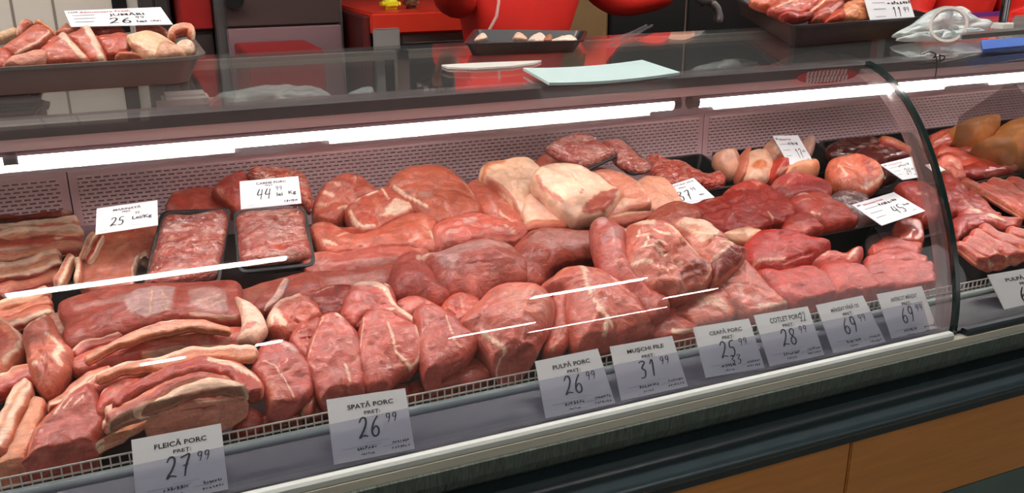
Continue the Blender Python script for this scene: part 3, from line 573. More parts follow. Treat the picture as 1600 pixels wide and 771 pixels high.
# ---- middle: shoulder and ham cuts
GS = 'pork shoulder and leg cuts in the middle of the case'
slab('pork_cut', 'flat pork slab behind the shoulder steaks, under the second minced package', 'X', [(372,462),(440,440),(500,432),(560,428),(618,418),(620,440),(600,455),(545,462),(500,470),(450,482),(405,492),(380,482)], (204,120,108), [('Sil',4,'X',[(500,445),(600,432),(602,450),(520,462)],.5), ('Pale',3,'X',[(385,458),(415,450),(418,470),(390,476)],.5)], h=.05, tilt=.25, T=.012, group=GS)
rb('fat_strip', 'thin white fat strip lying on the flat pork slab', 'X', [(413,486),(428,470),(442,452),(450,436)], [2,5,5,4], [(-1,'fat'),(1,'sil')], h=.075, tilt=.3, T=.004)
slab('pork_cut', 'dark red pork chunk behind the upper shoulder steak', 'f', [(410,185),(440,130),(510,100),(600,90),(650,110),(640,200),(600,260),(540,275),(470,265)], (176,72,60), [('fat',10,'f',[(430,150),(480,130),(540,110)],.8), ('dark',20,'f',[(560,130),(590,100)])], h=.05, tilt=.3, T=.015, group=GS)
slab('pork_cut', 'rounded pork chunk with a white fat rim left of the shoulder steaks', 'f', [(150,290),(190,215),(250,180),(340,158),(420,180),(455,240),(475,285),(410,310),(340,370),(280,400),(225,380),(160,350)], (206,116,96), [('fat',32,'f',[(160,330),(170,260),(220,200),(330,170)]), ('fat',34,'f',[(195,270),(240,340)],.9), ('red',16,'f',[(280,330),(330,320)]), ('crease',10,'f',[(270,310),(330,330)])], h=.056, tilt=.3, T=.018, group=GS, lump=.004)
slab('pork_cut', 'ragged lean pork piece between the rounded chunk and the middle steak', 'f', [(290,400),(330,345),(400,300),(465,290),(460,370),(430,430),(395,530),(350,500),(300,450)], (196,96,82), [('crease',9,'f',[(340,420),(420,400)]), ('crease',9,'f',[(350,350),(430,330)])], h=.05, tilt=.3, T=.013, group=GS, lump=.004)
slab('pork_shoulder_steak', 'upper shoulder steak with a thick white fat rim curving round its right side', 'f', [(655,95),(700,70),(790,72),(870,95),(905,150),(915,205),(975,235),(1030,280),(1045,345),(960,310),(880,265),(800,250),(730,270),(690,320),(640,300),(600,260),(620,170)], (200,106,96), [('fat',30,'f',[(665,90),(770,80),(850,130),(890,190),(960,250),(1025,300),(1040,345)]), ('fat',12,'f',[(820,262),(900,235)]), ('fat',22,'f',[(860,90),(895,95)]), ('leand',60,'f',[(720,150),(800,190)],.5)], h=.058, tilt=.3, T=.014, group=GS)
slab('pork_shoulder_steak', 'left shoulder steak with a curved fat seam, resting by the black gap', 'g', [(60,330),(85,240),(120,180),(200,158),(290,178),(350,235),(400,300),(412,420),(385,480),(320,520),(270,560),(215,592),(150,560),(135,480),(110,390)], (200,110,104), [('fat',7,'g',[(120,300),(190,330),(250,410),(300,500)]), ('Pale',14,'g',[(140,420),(200,440),(215,580),(160,580)],.8), ('sil',24,'g',[(235,195),(310,230)],.9), ('pale',40,'g',[(170,380),(240,470)],.4)], h=.045, tilt=.34, T=.016, group=GS)
slab('pork_shoulder_steak', 'middle shoulder steak with a thin fat edge on its left, above the second price card', 'f', [(468,285),(540,265),(600,290),(650,345),(690,400),(705,500),(725,610),(715,720),(620,790),(500,790),(440,700),(405,620),(388,540),(400,450),(440,350)], (204,112,104), [('fat',6,'f',[(478,290),(430,400),(390,540)]), ('fat',24,'f',[(560,285),(600,300)]), ('fat',12,'f',[(610,600),(640,690)]), ('pale',40,'f',[(620,450),(680,560)],.4), ('crease',8,'f',[(560,690),(620,700)])], h=.045, tilt=.34, T=.018, group=GS)
slab('pork_shoulder_steak', 'right shoulder steak with a white seam and a fatty right rim', 'f', [(715,300),(760,245),(870,245),(960,300),(1035,350),(1062,440),(1052,540),(1000,590),(945,605),(900,650),(860,690),(760,700),(712,640),(690,530),(695,420)], (206,114,104), [('fat',13,'f',[(866,345),(890,430),(912,520),(960,560)]), ('fat',14,'f',[(1030,340),(1058,440),(1050,540),(1000,588)]), ('fat',7,'f',[(722,290),(712,400),(692,500)]), ('leand',50,'f',[(720,600),(880,600)],.8), ('fat',20,'f',[(920,520),(990,575)])], h=.048, tilt=.34, T=.018, group=GS)
slab('pork_trimming', 'round pork end beside the black gap, right of the first price card', 'e', [(640,545),(690,465),(760,450),(820,480),(815,530),(740,570),(660,580)], (200,96,84), (), h=.018, tilt=.15, T=.016)
rb('pork_trimming', 'long thin pork trimming lying along the wire fence', 'e', [(795,545),(870,515),(950,500),(1050,492)], 24, [(-1,'pale'),(0,'red'),(1,'lean')], h=.02, tilt=.1, T=.012)
rb('pork_trimming', 'fatty pork trimming hanging below the left shoulder steak', 'g', [(375,600),(400,530),(425,470),(430,430)], 28, [(-1,'fat'),(-.3,'pale'),(1,'lean')], h=.03, tilt=.3, T=.013)
slab('pork_trimming', 'dull pork piece lying at the fence behind the second price card', 'g', [(430,520),(560,480),(720,440),(900,420),(990,430),(1000,500),(860,540),(700,560),(500,600),(420,590)], (188,96,86), (), h=.014, tilt=.08, T=.013)
slab('pork_cut', 'thin-edged pork slab behind the two-toned cut, right of the shoulder steaks', 'k', [(72,200),(120,165),(200,160),(300,195),(345,225),(260,240),(190,245),(160,280),(110,245)], (204,112,98), (), h=.052, tilt=.3, T=.012, group=GS)
slab('pork_cut', 'two-toned pork cut with a thin white seam, right of the fatty-rimmed steak', 'k', [(185,240),(250,205),(330,225),(400,275),(465,335),(530,395),(545,450),(500,510),(420,560),(350,600),(350,650),(300,695),(262,660),(225,560),(208,450),(195,330)], (200,106,96), [('fat',6,'k',[(362,310),(390,390),(410,450),(450,490)]), ('leand',40,'k',[(240,570),(330,560),(420,520)],.9), ('orange',20,'k',[(300,640),(330,620)],.6)], h=.045, tilt=.36, T=.02, group=GS)
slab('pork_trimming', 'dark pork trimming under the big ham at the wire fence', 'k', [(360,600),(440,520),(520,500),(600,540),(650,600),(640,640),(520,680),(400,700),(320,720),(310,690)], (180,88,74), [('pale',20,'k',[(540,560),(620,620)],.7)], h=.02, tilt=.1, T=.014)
rb('pork_trimming', 'flat pork trimming at the fence right of the second price card', 'k', [(140,735),(220,700),(330,710),(480,670)], 34, [(-1,'red'),(0,'leand'),(1,'lean')], h=.014, tilt=.05, T=.012)
slab('pork_leg_cut', 'round dark pink pork leg cut, left of the large cylindrical one', 'j', [(45,330),(80,240),(140,200),(220,205),(290,260),(320,330),(380,400),(415,445),(395,480),(340,507),(240,478),(110,455),(55,400)], (200,108,100), [('fat',24,'j',[(190,270),(260,250),(290,310)],.8), ('crease',9,'j',[(170,235),(200,215)])], h=.05, tilt=.3, T=.022, er=.04, group=GS)
slab('pork_leg_cut', 'large cylindrical pork cut with white silverskin over the top', 'j', [(185,265),(230,215),(330,200),(420,165),(560,125),(700,145),(800,205),(865,265),(862,320),(830,385),(710,390),(640,425),(560,482),(480,455),(400,440),(320,370),(290,310)], (212,128,118), [('Sil',26,'j',[(240,225),(420,185),(560,160),(700,165),(780,210),(600,235),(440,270),(400,350),(340,300)],.75), ('fat',26,'j',[(195,270),(260,245)],.8), ('pale',14,'j',[(820,230),(855,290),(830,370)],.8), ('sil',8,'j',[(420,220),(440,330)],.7)], h=.052, tilt=.32, T=.03, er=.05, crown=.3, group=GS, cen=(540,310))
slab('pork_cut', 'reddish folded pork lump wedged in front of the round leg cut', 'k', [(345,230),(390,165),(450,142),(520,150),(575,185),(540,250),(470,300),(440,310),(400,270)], (206,104,84), [('red',24,'k',[(420,210),(440,240)]), ('pale',12,'k',[(450,170),(470,260)]), ('crease',12,'k',[(430,180),(425,250)])], h=.05, tilt=.3, T=.015, group=GS, lump=.004)
slab('ham_cut', 'big pale-topped ham with a white tendon at its lower front, centre front of the case', 'k', [(455,310),(520,230),(590,165),(640,115),(730,82),(860,82),(950,115),(1005,180),(1012,260),(985,350),(950,400),(900,500),(830,590),(750,615),(690,580),(620,480),(560,410),(500,350)], (210,126,116),
  [('Pale',40,'k',[(660,180),(800,120),(960,160),(1000,250),(940,340),(760,320)],.5), ('fat',15,'k',[(575,395),(650,455),(705,500),(735,560),(690,630)]), ('leand',22,'k',[(790,590),(860,490),(950,400)],.9), ('pale',10,'k',[(470,270),(540,220)]), ('pale',8,'k',[(500,290),(580,210)]), ('sil',8,'k',[(820,380),(800,470)],.7), ('crease',8,'k',[(540,350),(640,200)]), ('crease',8,'k',[(780,520),(840,430)])], h=.046, tilt=.36, T=.03, er=.05, group=GS, cen=(780,340))
slab('pork_cut', 'narrow pork wedge between the big ham and the ham with gristle', 'k', [(1005,165),(1060,135),(1110,160),(1115,230),(1095,300),(1108,400),(1060,480),(1000,500),(960,470),(975,380),(1005,260)], (204,110,96), [('pale',12,'k',[(1100,340),(1040,440),(1000,490)]), ('crease',10,'k',[(1060,390),(1000,460)])], h=.04, tilt=.36, T=.018, group=GS)
slab('ham_cut', 'rounded ham with white gristle running to its lower left, behind the third price card', 'm', [(130,600),(118,500),(20,470),(-10,430),(60,375),(120,330),(240,325),(360,345),(440,395),(540,470),(605,560),(645,640),(640,705),(560,725),(440,760),(330,800),(200,800),(150,700)], (206,118,104),
  [('fat',13,'m',[(200,350),(225,480),(260,570),(320,650),(380,720)]), ('fat',20,'m',[(290,640),(350,680),(340,760)],.9), ('pale',12,'m',[(60,400),(120,340)]), ('sil',14,'m',[(370,420),(420,480)]), ('fat',14,'m',[(210,360),(230,400)]), ('leand',18,'m',[(420,745),(530,705),(630,690)],.9), ('crease',9,'m',[(130,360),(150,420)])], h=.046, tilt=.36, T=.03, er=.05, group=GS, cen=(360,540))  # dark lower stroke paints shade on the front underside
slab('pork_cut', 'square-edged pork slab with a pale grain top, right of the cylindrical cut', 'm', [(-195,230),(-140,160),(-60,105),(60,100),(180,112),(275,120),(305,180),(318,250),(220,280),(110,292),(40,340),(0,410),(-60,420),(-130,400),(-175,320)], (202,114,98),
  [('Sil',26,'m',[(-140,200),(-60,140),(80,130),(250,140),(290,220),(180,240),(40,250),(-20,240)],.55), ('fat',20,'m',[(-95,110),(-70,100)]), ('orange',20,'m',[(-60,115),(60,115)],.5), ('dark',14,'m',[(30,345),(130,295),(300,270)],.8)], h=.055, tilt=.3, T=.022, er=.03, group=GS)  # dark stroke paints the gap's shade under the slab
slab('pork_cut', 'pork edge with painted shade, filling the gap behind the gristled ham', 'm', [(10,400),(60,320),(140,285),(300,255),(360,290),(380,350),(250,345),(120,345),(40,400)], (160,76,66), (), h=.035, tilt=.25, T=.012, group=GS)  # filler piece coloured dark as the shade in the gap
slab('pork_tenderloin', 'long smooth pork muscle curving down to a ragged end, centre of the case', 'm', [(290,60),(340,25),(400,45),(470,90),(510,120),(505,230),(520,310),(590,400),(660,460),(720,490),(745,555),(700,600),(640,615),(590,560),(520,470),(430,395),(365,330),(320,240),(295,150)], (200,112,104), [('Sil',12,'m',[(300,50),(360,35),(360,80),(310,90)],.8), ('sil',14,'m',[(385,120),(400,170),(390,210)],.8), ('fat',9,'m',[(480,110),(500,180),(480,240)],.8)], h=.07, tilt=.34, T=.02, er=.035, group=GS, cen=(460,290))
slab('marbled_shoulder', 'large heavily marbled pork shoulder with a bone hollow, centre of the case', 'm', [(505,80),(560,50),(640,48),(740,65),(800,110),(870,200),(930,265),(985,310),(990,380),(945,435),(860,465),(790,490),(735,455),(650,455),(570,390),(510,300),(500,190)], (208,124,106),
  [('Cream',14,'m',[(520,70),(600,50),(640,70),(630,110),(560,105)],.9), ('cream',16,'m',[(700,110),(790,185),(850,230),(905,275)]), ('fat',9,'m',[(560,120),(540,170),(600,190),(580,240)]), ('fat',8,'m',[(620,150),(690,190),(760,180)]), ('fat',8,'m',[(560,240),(640,260),(700,300)]), ('fat',14,'m',[(520,310),(620,330)]), ('fat',8,'m',[(650,350),(720,370),(800,340)]), ('fat',6,'m',[(620,220),(700,240)]), ('orange',30,'m',[(700,140),(780,230)],.4),
   ('Dark',16,'m',[(790,390),(870,320),(950,320),(955,380),(900,430),(810,440)],.75), ('fat',6,'m',[(975,310),(980,380),(930,430)]), ('crease',14,'m',[(800,400),(900,360)]), ('crease',8,'m',[(600,200),(700,270)])], h=.085, tilt=.34, T=.026, er=.045, lump=.006, group=GS, cen=(730,270))  # dark fill puts the hollow's shade into the colour
slab('marbled_shoulder', 'cream-topped pork shoulder with a dark cut side, right of the bone-hollow one', 'm', [(750,70),(820,28),(900,40),(990,75),(1060,130),(1120,180),(1200,205),(1185,270),(1120,330),(1060,380),(1005,395),(985,320),(930,250),(860,170),(800,120)], (214,136,114),
  [('Cream',14,'m',[(770,75),(830,35),(940,60),(1020,130),(1010,180),(930,200),(850,130)],.75), ('cream',10,'m',[(1030,210),(1110,200)]), ('orange',20,'m',[(860,110),(960,150)],.5), ('Dark',10,'m',[(985,310),(1060,250),(1110,215),(1200,212),(1180,280),(1060,385),(1000,395)],.85), ('fat',8,'m',[(990,300),(1060,250),(1115,205)])], h=.085, tilt=.34, T=.022, er=.035, group=GS, lump=.004)
slab('pork_cut', 'large flat pork neck slab with silver seams, above the 25 and 28 price cards', 'o', [(405,260),(440,225),(520,165),(600,130),(650,165),(720,240),(790,320),(865,400),(800,425),(690,460),(620,450),(545,400),(490,340)], (214,124,106), [('sil',12,'o',[(510,285),(550,220),(610,150)],.9), ('sil',20,'o',[(570,300),(590,370)],.6), ('fat',16,'o',[(690,430),(800,410),(860,398)]), ('sil',10,'o',[(530,350),(640,385)],.8)], h=.04, tilt=.34, T=.018, group=GS, material=None)
slab('pork_cut', 'pork slab with a pale fat face, above the 25 price card', 'o', [(195,435),(260,375),(340,305),(400,255),(450,290),(510,350),(548,405),(550,460),(440,500),(330,520),(270,480)], (212,120,96), [('Cream',20,'o',[(270,390),(340,345),(440,370),(525,430),(500,450),(380,420)],.6)], h=.04, tilt=.34, T=.016, group=GS)
slab('pork_cut', 'small pork slab with a white fat front edge between the 31 and 25 price cards', 'o', [(45,490),(110,440),(190,425),(250,480),(325,530),(322,590),(260,610),(170,600),(60,600)], (204,108,92), [('fat',24,'o',[(180,570),(250,580),(320,570)])], h=.03, tilt=.34, T=.016, group=GS)
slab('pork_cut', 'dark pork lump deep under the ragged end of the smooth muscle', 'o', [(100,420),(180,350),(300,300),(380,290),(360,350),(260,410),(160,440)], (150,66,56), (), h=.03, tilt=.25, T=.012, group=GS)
# ---- back middle: lean cuts and skin-side pieces
slab('pork_cut', 'lean pork piece with rumpled fat on its left, just right of the second minced package', 'i', [(160,300),(200,220),(260,155),(340,130),(420,135),(490,175),(540,225),(500,270),(420,290),(370,340),(300,400),(190,410),(160,370)], (200,106,86), [('fat',22,'i',[(220,250),(260,270)],.9), ('fat',12,'i',[(180,310),(240,330)],.7), ('fat',14,'i',[(300,350),(350,330)],.7), ('red',24,'i',[(200,380),(270,380)],.7), ('fat',14,'i',[(240,200),(310,220)],.5)], h=.05, tilt=.3, T=.022, lump=.006)
slab('pork_cut', 'pork cut with a ring of white fat around a red centre', 'i', [(355,330),(400,275),(470,240),(560,205),(660,210),(730,255),(765,320),(730,365),(640,390),(570,420),(520,455),(430,455),(380,400)], (204,108,90), [('Fat',18,'i',[(590,330),(640,275),(730,300),(745,340),(640,380),(540,380)],.9), ('fat',16,'i',[(370,350),(400,420),(450,450),(520,440)]), ('fat',9,'i',[(390,300),(460,260),(530,230)]), ('pale',36,'i',[(520,300),(560,360)],.8), ('red',30,'i',[(430,360),(490,400)],.8), ('fat',12,'i',[(560,215),(600,290)],.9)], h=.056, tilt=.3, T=.018)
slab('pork_cut', 'broad orange-brown pork steak with a white fat right end', 'i', [(135,440),(210,400),(310,420),(430,470),(540,450),(640,385),(770,345),(870,375),(885,460),(912,560),(880,590),(800,580),(680,555),(540,560),(420,575),(290,590),(200,560)], (202,110,86), [('pale',36,'i',[(800,400),(840,500)],.7), ('fat',20,'i',[(850,480),(900,570)]), ('red',30,'i',[(210,450),(240,470)],.8), ('fat',10,'i',[(300,500),(360,480)],.6), ('fat',16,'i',[(210,530),(290,555)],.8)], h=.058, tilt=.3, T=.016, cen=(560,490))
slab('pork_cut', 'large lean loin piece leaning at the back against the louvred panel', 'i', [(605,160),(660,95),(740,72),(860,62),(960,78),(1040,140),(1110,210),(1165,290),(1140,350),(1020,375),(900,392),(830,350),(780,310),(710,250),(640,205)], (200,112,86), [('fat',11,'i',[(635,190),(700,240),(780,290),(830,320)]), ('sil',26,'i',[(800,250),(850,260)],.5), ('sil',14,'i',[(1050,170),(1110,250)],.6)], h=.065, tilt=.32, T=.018, er=.03)
slab('pork_cut', 'glossy loin tip between the large lean loin and the cylindrical cut', 'j', [(300,60),(330,20),(440,-10),(560,-30),(700,10),(820,30),(860,80),(800,140),(700,150),(580,125),(450,150),(340,195),(315,130)], (208,116,104), [('sil',22,'j',[(480,30),(540,10)],.7), ('sil',20,'j',[(370,110),(440,90)],.6), ('fat',10,'j',[(720,50),(790,110)],.8), ('sil',16,'j',[(600,60),(700,80)],.5)], h=.06, tilt=.3, T=.016, lump=.004)
slab('pork_cut', 'thin brown loin slice in front of the cream skin-side pieces', 'l', [(50,365),(100,338),(190,350),(270,420),(320,500),(360,560),(390,600),(300,620),(210,590),(140,510),(80,440)], (202,112,90), [('fat',10,'l',[(230,540),(290,590)],.8), ('sil',18,'l',[(160,440),(200,520)],.4)], h=.06, tilt=.3, T=.012)
slab('pork_cut', 'flat lean pork slab below the broad orange-brown steak', 'X', [(478,402),(560,398),(650,388),(668,398),(652,424),(560,434),(500,434),(478,424)], (196,106,96), [('Sil',3,'X',[(490,420),(600,410),(640,412),(600,428)],.4)], h=.048, tilt=.26, T=.011)
GC = 'skin-side pork pieces at the back'
slab('skin_side_pork', 'cream skin-side pork piece with an orange cut edge, the left one at the back', 'l', [(122,300),(145,240),(230,220),(360,208),(440,240),(480,290),(440,330),(440,420),(430,520),(415,570),(350,520),(290,440),(220,370),(135,330)], (232,190,160), [('orange',22,'l',[(130,320),(150,250),(260,225)],.8), ('lean',12,'l',[(150,330),(240,390),(300,450),(350,530)],.7), ('cream',30,'l',[(350,400),(400,340)],.7)], h=.07, tilt=.34, T=.014, group=GC, material=FATM)
slab('skin_side_pork', 'cream pork piece tucked under the topmost skin-side piece', 'l', [(395,440),(450,410),(520,440),(590,500),(665,575),(600,585),(500,575),(410,580),(390,520)], (234,192,166), [('sil',30,'l',[(470,500),(560,540)],.4)], h=.074, tilt=.34, T=.010, group=GC, material=FATM)
rb('pork_slice', 'pale pork slice with a cut edge under the cream pieces', 'l', [(370,615),(440,590),(540,590),(660,600)], [16,26,26,14], [(-1,'cream'),(-.2,'pale'),(1,'lean')], h=.075, tilt=.3, T=.008)
slab('skin_side_pork', 'topmost cream skin-side pork piece with a pink cut face on its right', 'l', [(435,320),(460,280),(520,252),(620,250),(720,275),(810,320),(880,370),(945,410),(900,480),(850,530),(760,550),(690,568),(640,530),(560,460),(480,390),(445,360)], (236,198,170),
  [('Lean',8,'l',[(700,560),(740,500),(820,440),(940,402),(900,490),(850,535)],.95), ('lean',16,'l',[(440,330),(480,390),(540,440),(600,480)],.7), ('red',10,'l',[(700,450),(715,430)],.7), ('sil',24,'l',[(540,300),(700,330)],.4)], h=.092, tilt=.36, T=.018, group=GC, material=FATM)
slab('pork_cut', 'pale pink pork piece right of the topmost skin-side piece', 'l', [(790,300),(860,275),(960,300),(1040,350),(1110,430),(1125,490),(1040,500),(960,525),(890,570),(850,540),(920,470),(955,430),(900,370)], (218,148,122), [('fat',10,'l',[(1040,350),(1100,430),(1120,480)]), ('Cream',20,'l',[(860,530),(960,450),(1050,470),(960,520)],.6)], h=.075, tilt=.32, T=.013)
slab('pork_cut', 'pale pork piece under the 37 price card', 'n', [(190,215),(250,195),(340,225),(400,290),(430,345),(330,370),(280,390),(220,340),(170,260)], (224,164,136), [('pale',20,'n',[(220,300),(240,360)],.6)], h=.075, tilt=.32, T=.012)
rb('pork_slice', 'flat pork slice below the pale pieces, left of the lens-shaped one', 'n', [(0,445),(80,440),(180,425),(270,405)], [16,28,28,16], [(-1,'cream'),(0,(222,140,112)),(1,'lean')], h=.08, tilt=.3, T=.008)
slab('pork_slice', 'lens-shaped pink pork slice in front of the 37 price card', 'n', [(235,455),(290,395),(360,362),(440,358),(515,385),(548,440),(480,462),(380,478),(290,475)], (210,118,94), [('pale',14,'n',[(260,430),(350,370),(440,360)],.8)], h=.082, tilt=.32, T=.011)
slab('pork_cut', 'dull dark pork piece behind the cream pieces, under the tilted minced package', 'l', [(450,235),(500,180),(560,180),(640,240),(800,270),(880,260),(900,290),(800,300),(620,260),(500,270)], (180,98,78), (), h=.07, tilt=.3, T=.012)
slab('pork_cut', 'red pork strip glimpsed under the cream pieces', 'l', [(600,600),(700,585),(800,590),(790,650),(700,650),(620,630)], (188,88,74), (), h=.05, tilt=.28, T=.010)
# ---- behind the minced packages
slab('pork_cut', 'flat red-brown meat slice behind the left minced package', 'h', [(240,300),(265,240),(300,210),(420,200),(530,200),(600,240),(650,290),(640,330),(440,330),(280,330)], (196,84,64), (), h=.06, tilt=.3, T=.012, material=MEATB)
slab('pork_cut', 'folded red meat slice left of the 44 price card', 'h', [(518,195),(560,155),(620,115),(690,95),(720,150),(715,290),(650,310),(600,260),(550,230)], (188,72,56), [('orange',12,'h',[(520,190),(580,250),(640,300)],.5)], h=.075, tilt=.34, T=.012, material=MEATB)
# ------------------------------------------------------------------ dishes and trays
def rloop(c, ins, dz, n, rad, seg=5):
    c = [np.array(p, float) for p in c]; m = sum(c)/4; out = []
    cc = [p+(m-p)/np.linalg.norm(m-p)*ins*1.35 for p in c]
    for i in range(4):
        p, a, b = cc[i], cc[i-1], cc[(i+1) % 4]; da = (a-p)/np.linalg.norm(a-p); db = (b-p)/np.linalg.norm(b-p)
        p0, p1 = p+da*rad, p+db*rad
        for t in np.linspace(0, 1, seg): out.append((1-t)**2*p0+2*t*(1-t)*p+t*t*p1+n*dz)
    return out
def dish(name, corners, n, depth, ins, material, parent=None, rim=.008, th=.0025, rad=.02):
    n = np.array(n, float); n /= np.linalg.norm(n)
    Ls = [rloop(corners, ins, -depth, n, rad*.8), rloop(corners, ins*.12, -th*1.6, n, rad), rloop(corners, -rim, -th*1.6, n, rad*1.2), rloop(corners, -rim, 0, n, rad*1.2),
          rloop(corners, th*.6, 0, n, rad), rloop(corners, ins+th, -depth+th, n, rad*.8)]
    N = len(Ls[0]); V = [p for L in Ls for p in L]; Fs = []
    for k in range(5):
        for j in range(N): Fs.append((k*N+j, k*N+(j+1) % N, (k+1)*N+(j+1) % N, (k+1)*N+j))
    Fs += [tuple(range(N))[::-1], tuple(5*N+j for j in range(N))]
    V = np.array(V); org = V.mean(0); org[2] = V[:, 2].min()
    mb = MB(); mb.add(V-org, Fs); o = mb.build(name, material, parent); o.location = org; return autosmooth(o, 35)
def quad_on(ch, pts, h, tilt, base=None):
    px = C(ch, pts); pl = PL(px, h, tilt, base); return [pl.w([p])[0] for p in px], pl
FOAM = mat('black_foam', (34, 32, 34), .4, 0, .1, 300, coat=.25); BTRAY = mat('black_tray', (20, 19, 20), .28, 0, 0, 10, coat=.4)
FILM = glass_mat('cling_film', (.98, .98, .98), .05, .10, .02, (220, 215, 215), .9)
TRAYM = mat('tray_grey_metal', (118, 110, 106), .42, .5, .08, 12); TRAYM2 = mat('dark_tray_metal', (62, 57, 57), .38, .5, .08, 12)
def package(label, ch, rimpx, meatpx, h, tilt, depth, marks, T=.012, group='wrapped packages of minced meat', base=None):
    t = empty('minced_meat_package'); cs, pl = quad_on(ch, rimpx, h, tilt, base)
    tag(t, label, 'packaged meat', group)
    dish('foam_tray', cs, pl.n, depth, .010, FOAM, t, .004, .0022, .012)
    b = (pl.y0, pl.z0)
    slab('minced_meat', '', ch, meatpx, (192, 74, 50), marks, h, tilt, T, er=.012, crown=.15, lump=.0032, parent=t, material=MINCE, base=b, tb=.006, grow=0)
    ex = np.array(C(ch, meatpx)); m = ex.mean(0); ex = m+(ex-m)*1.035
    slab('plastic_wrap', '', 'X', ex, (200, 200, 200), (), h, tilt, T+.0045, er=.014, crown=.15, lump=.002, parent=t, material=FILM, base=b, tb=.004, grow=0)
    zs = min(v[2] for c in t.children for v in [(c.matrix_basis @ Vector(q)) for q in c.bound_box]); ys = pl.y0; xs_ = sum(c.location.x for c in t.children)/3
    for c in t.children: c.location -= Vector((xs_, ys, zs))
    t.location = (xs_, ys, zs); return t
GX = 'X'
MK1 = [('pale', 5, 'X', [(250, 385), (290, 378)], .5), ('pale', 5, 'X', [(318, 365), (322, 385)], .5), ('red', 6, 'X', [(285, 405), (300, 398)], .6), ('pale', 8, 'X', [(240, 438), (320, 428)], .4)]
package('flat wrapped tray of minced pork, the left of the two beside each other', 'X', [(254, 333), (358, 328), (340, 443), (226, 453)], [(258, 342), (300, 338), (353, 335), (352, 380), (342, 420), (330, 436), (280, 446), (230, 448), (234, 420), (245, 380)], .062, .40, .022, MK1)
MK2 = [('pale', 6, 'X', [(395, 375), (410, 372)], .6), ('pale', 6, 'X', [(450, 335), (465, 355)], .7), ('pale', 8, 'X', [(400, 412), (480, 402)], .4), ('red', 7, 'X', [(420, 350), (440, 360)], .5)]
package('wrapped tray of minced pork under the 44 price card, right of its twin', 'X', [(368, 332), (474, 327), (490, 412), (376, 424)], [(372, 338), (420, 332), (470, 330), (478, 360), (486, 395), (480, 405), (430, 412), (380, 415), (374, 400), (371, 365)], .070, .40, .026, MK2)
slab('minced_patch', 'coarse minced meat heap rising behind the 44 price card', 'h', [(735,110),(760,72),(850,78),(950,88),(1045,100),(1085,190),(1100,260),(1085,300),(1040,270),(900,200),(780,170)], (206,96,74), [('pale',20,'h',[(1060,240),(1070,270)])], h=.075, tilt=.4, T=.016, lump=.005, material=MINCE, cat='minced meat')
package('tilted wrapped tray of minced pork at the top of the heap, before the louvred panel', 'l', [(505,130),(735,40),(945,160),(735,262)], [(505,132),(560,95),(640,62),(735,42),(800,75),(850,115),(930,158),(850,198),(740,246),(650,222),(570,180)], .115, .30, .016, [('Pale',10,'l',[(790,160),(920,160),(850,196),(740,240),(720,215)],.6)], T=.012)
package('wrapped tray of minced pork half hidden behind the tilted one', 'l', [(850,95),(980,75),(1150,245),(1020,275)], [(850,92),(900,80),(965,84),(1030,135),(1090,190),(1150,235),(1110,270),(1010,262),(930,215),(890,150)], .10, .28, .015, [], T=.010)
# ---- black trays in the far compartments
GT = 'black plastic display trays'
def btray(label, ch, pts, h, depth, ins=.012, m=BTRAY, tilt=0.):
    cs, pl = quad_on(ch, pts, h, tilt); cs = [np.array([c_[0], (y_ := min(max(c_[1], 1.024), 1.565)), c_[2]+pl.k*(y_-c_[1])]) for c_ in cs]; depth = min(depth, h-.005); o = dish('display_tray', cs, pl.n, depth, ins, m, None, .005, .0025, .014); tag(o, label, 'tray', GT); return o
btray('black tray holding the small heap of minced beef behind the 37 price card', 'X', [(1028,250),(1096,241),(1157,288),(1075,302)], .052, .045)
btray('black tray of knuckle bones at the back', 'X', [(1114,240),(1270,221),(1335,262),(1158,288)], .052, .045)
btray('black tray of dark liver behind the wrapped bone piece', 'X', [(1282,222),(1425,206),(1470,282),(1345,308)], .052, .045)
btray('black tray of large beef pieces with its dark front wall showing', 'X', [(1092,330),(1330,286),(1372,350),(1160,392)], .066, .060)
btray('black tray behind the lower right price card, covered in film', 'X', [(1342,312),(1428,294),(1470,362),(1388,385)], .045, .042)
btray('black tray of bony pieces beyond the glass joint', 'X', [(1462,280),(1502,278),(1598,352),(1492,375)], .045, .042)
btray('black tray of ribs and chickens in the far corner', 'X', [(1440,200),(1640,170),(1700,258),(1492,284)], .052, .045)
btray('black tray of sliced pork at the far edge, upper one', 'X', [(1500,290),(1620,268),(1725,325),(1608,347)], .056, .045)
btray('black tray of sliced pork behind the farthest price card', 'X', [(1492,378),(1610,352),(1690,403),(1572,430)], .056, .050)
SETF = .0085
GB = 'beef cuts in the middle compartments'
def beef(lab, ch, pts, col=BEEF, marks=(), h=.05, tilt=.25, T=.016, **k):
    k.setdefault('group', GB); k.setdefault('cat', 'meat'); return slab('beef_cut', lab, ch, pts, col, marks, h, tilt, T, material=k.pop('material', MEATB), **k)
slab('minced_beef', 'small heap of red minced beef behind the 37 price card', 'n', [(235,90),(290,82),(350,110),(440,130),(500,165),(560,175),(645,168),(692,215),(650,245),(560,240),(480,235),(330,240),(270,200)], (196,70,50), [], h=.05, tilt=.2, T=.018, lump=.006, material=MINCE, cat='minced meat')
beef('big smooth beef piece in the middle tray, left one', 'p', [(188,430),(260,378),(350,352),(430,388),(500,430),(600,480),(690,535),(640,560),(540,600),(460,595),(330,525),(270,520),(200,490)], (190,68,54), [('fat',6,'p',[(440,560),(470,600)],.7), ('crease',14,'p',[(300,430),(320,520)])], h=.062, T=.02)
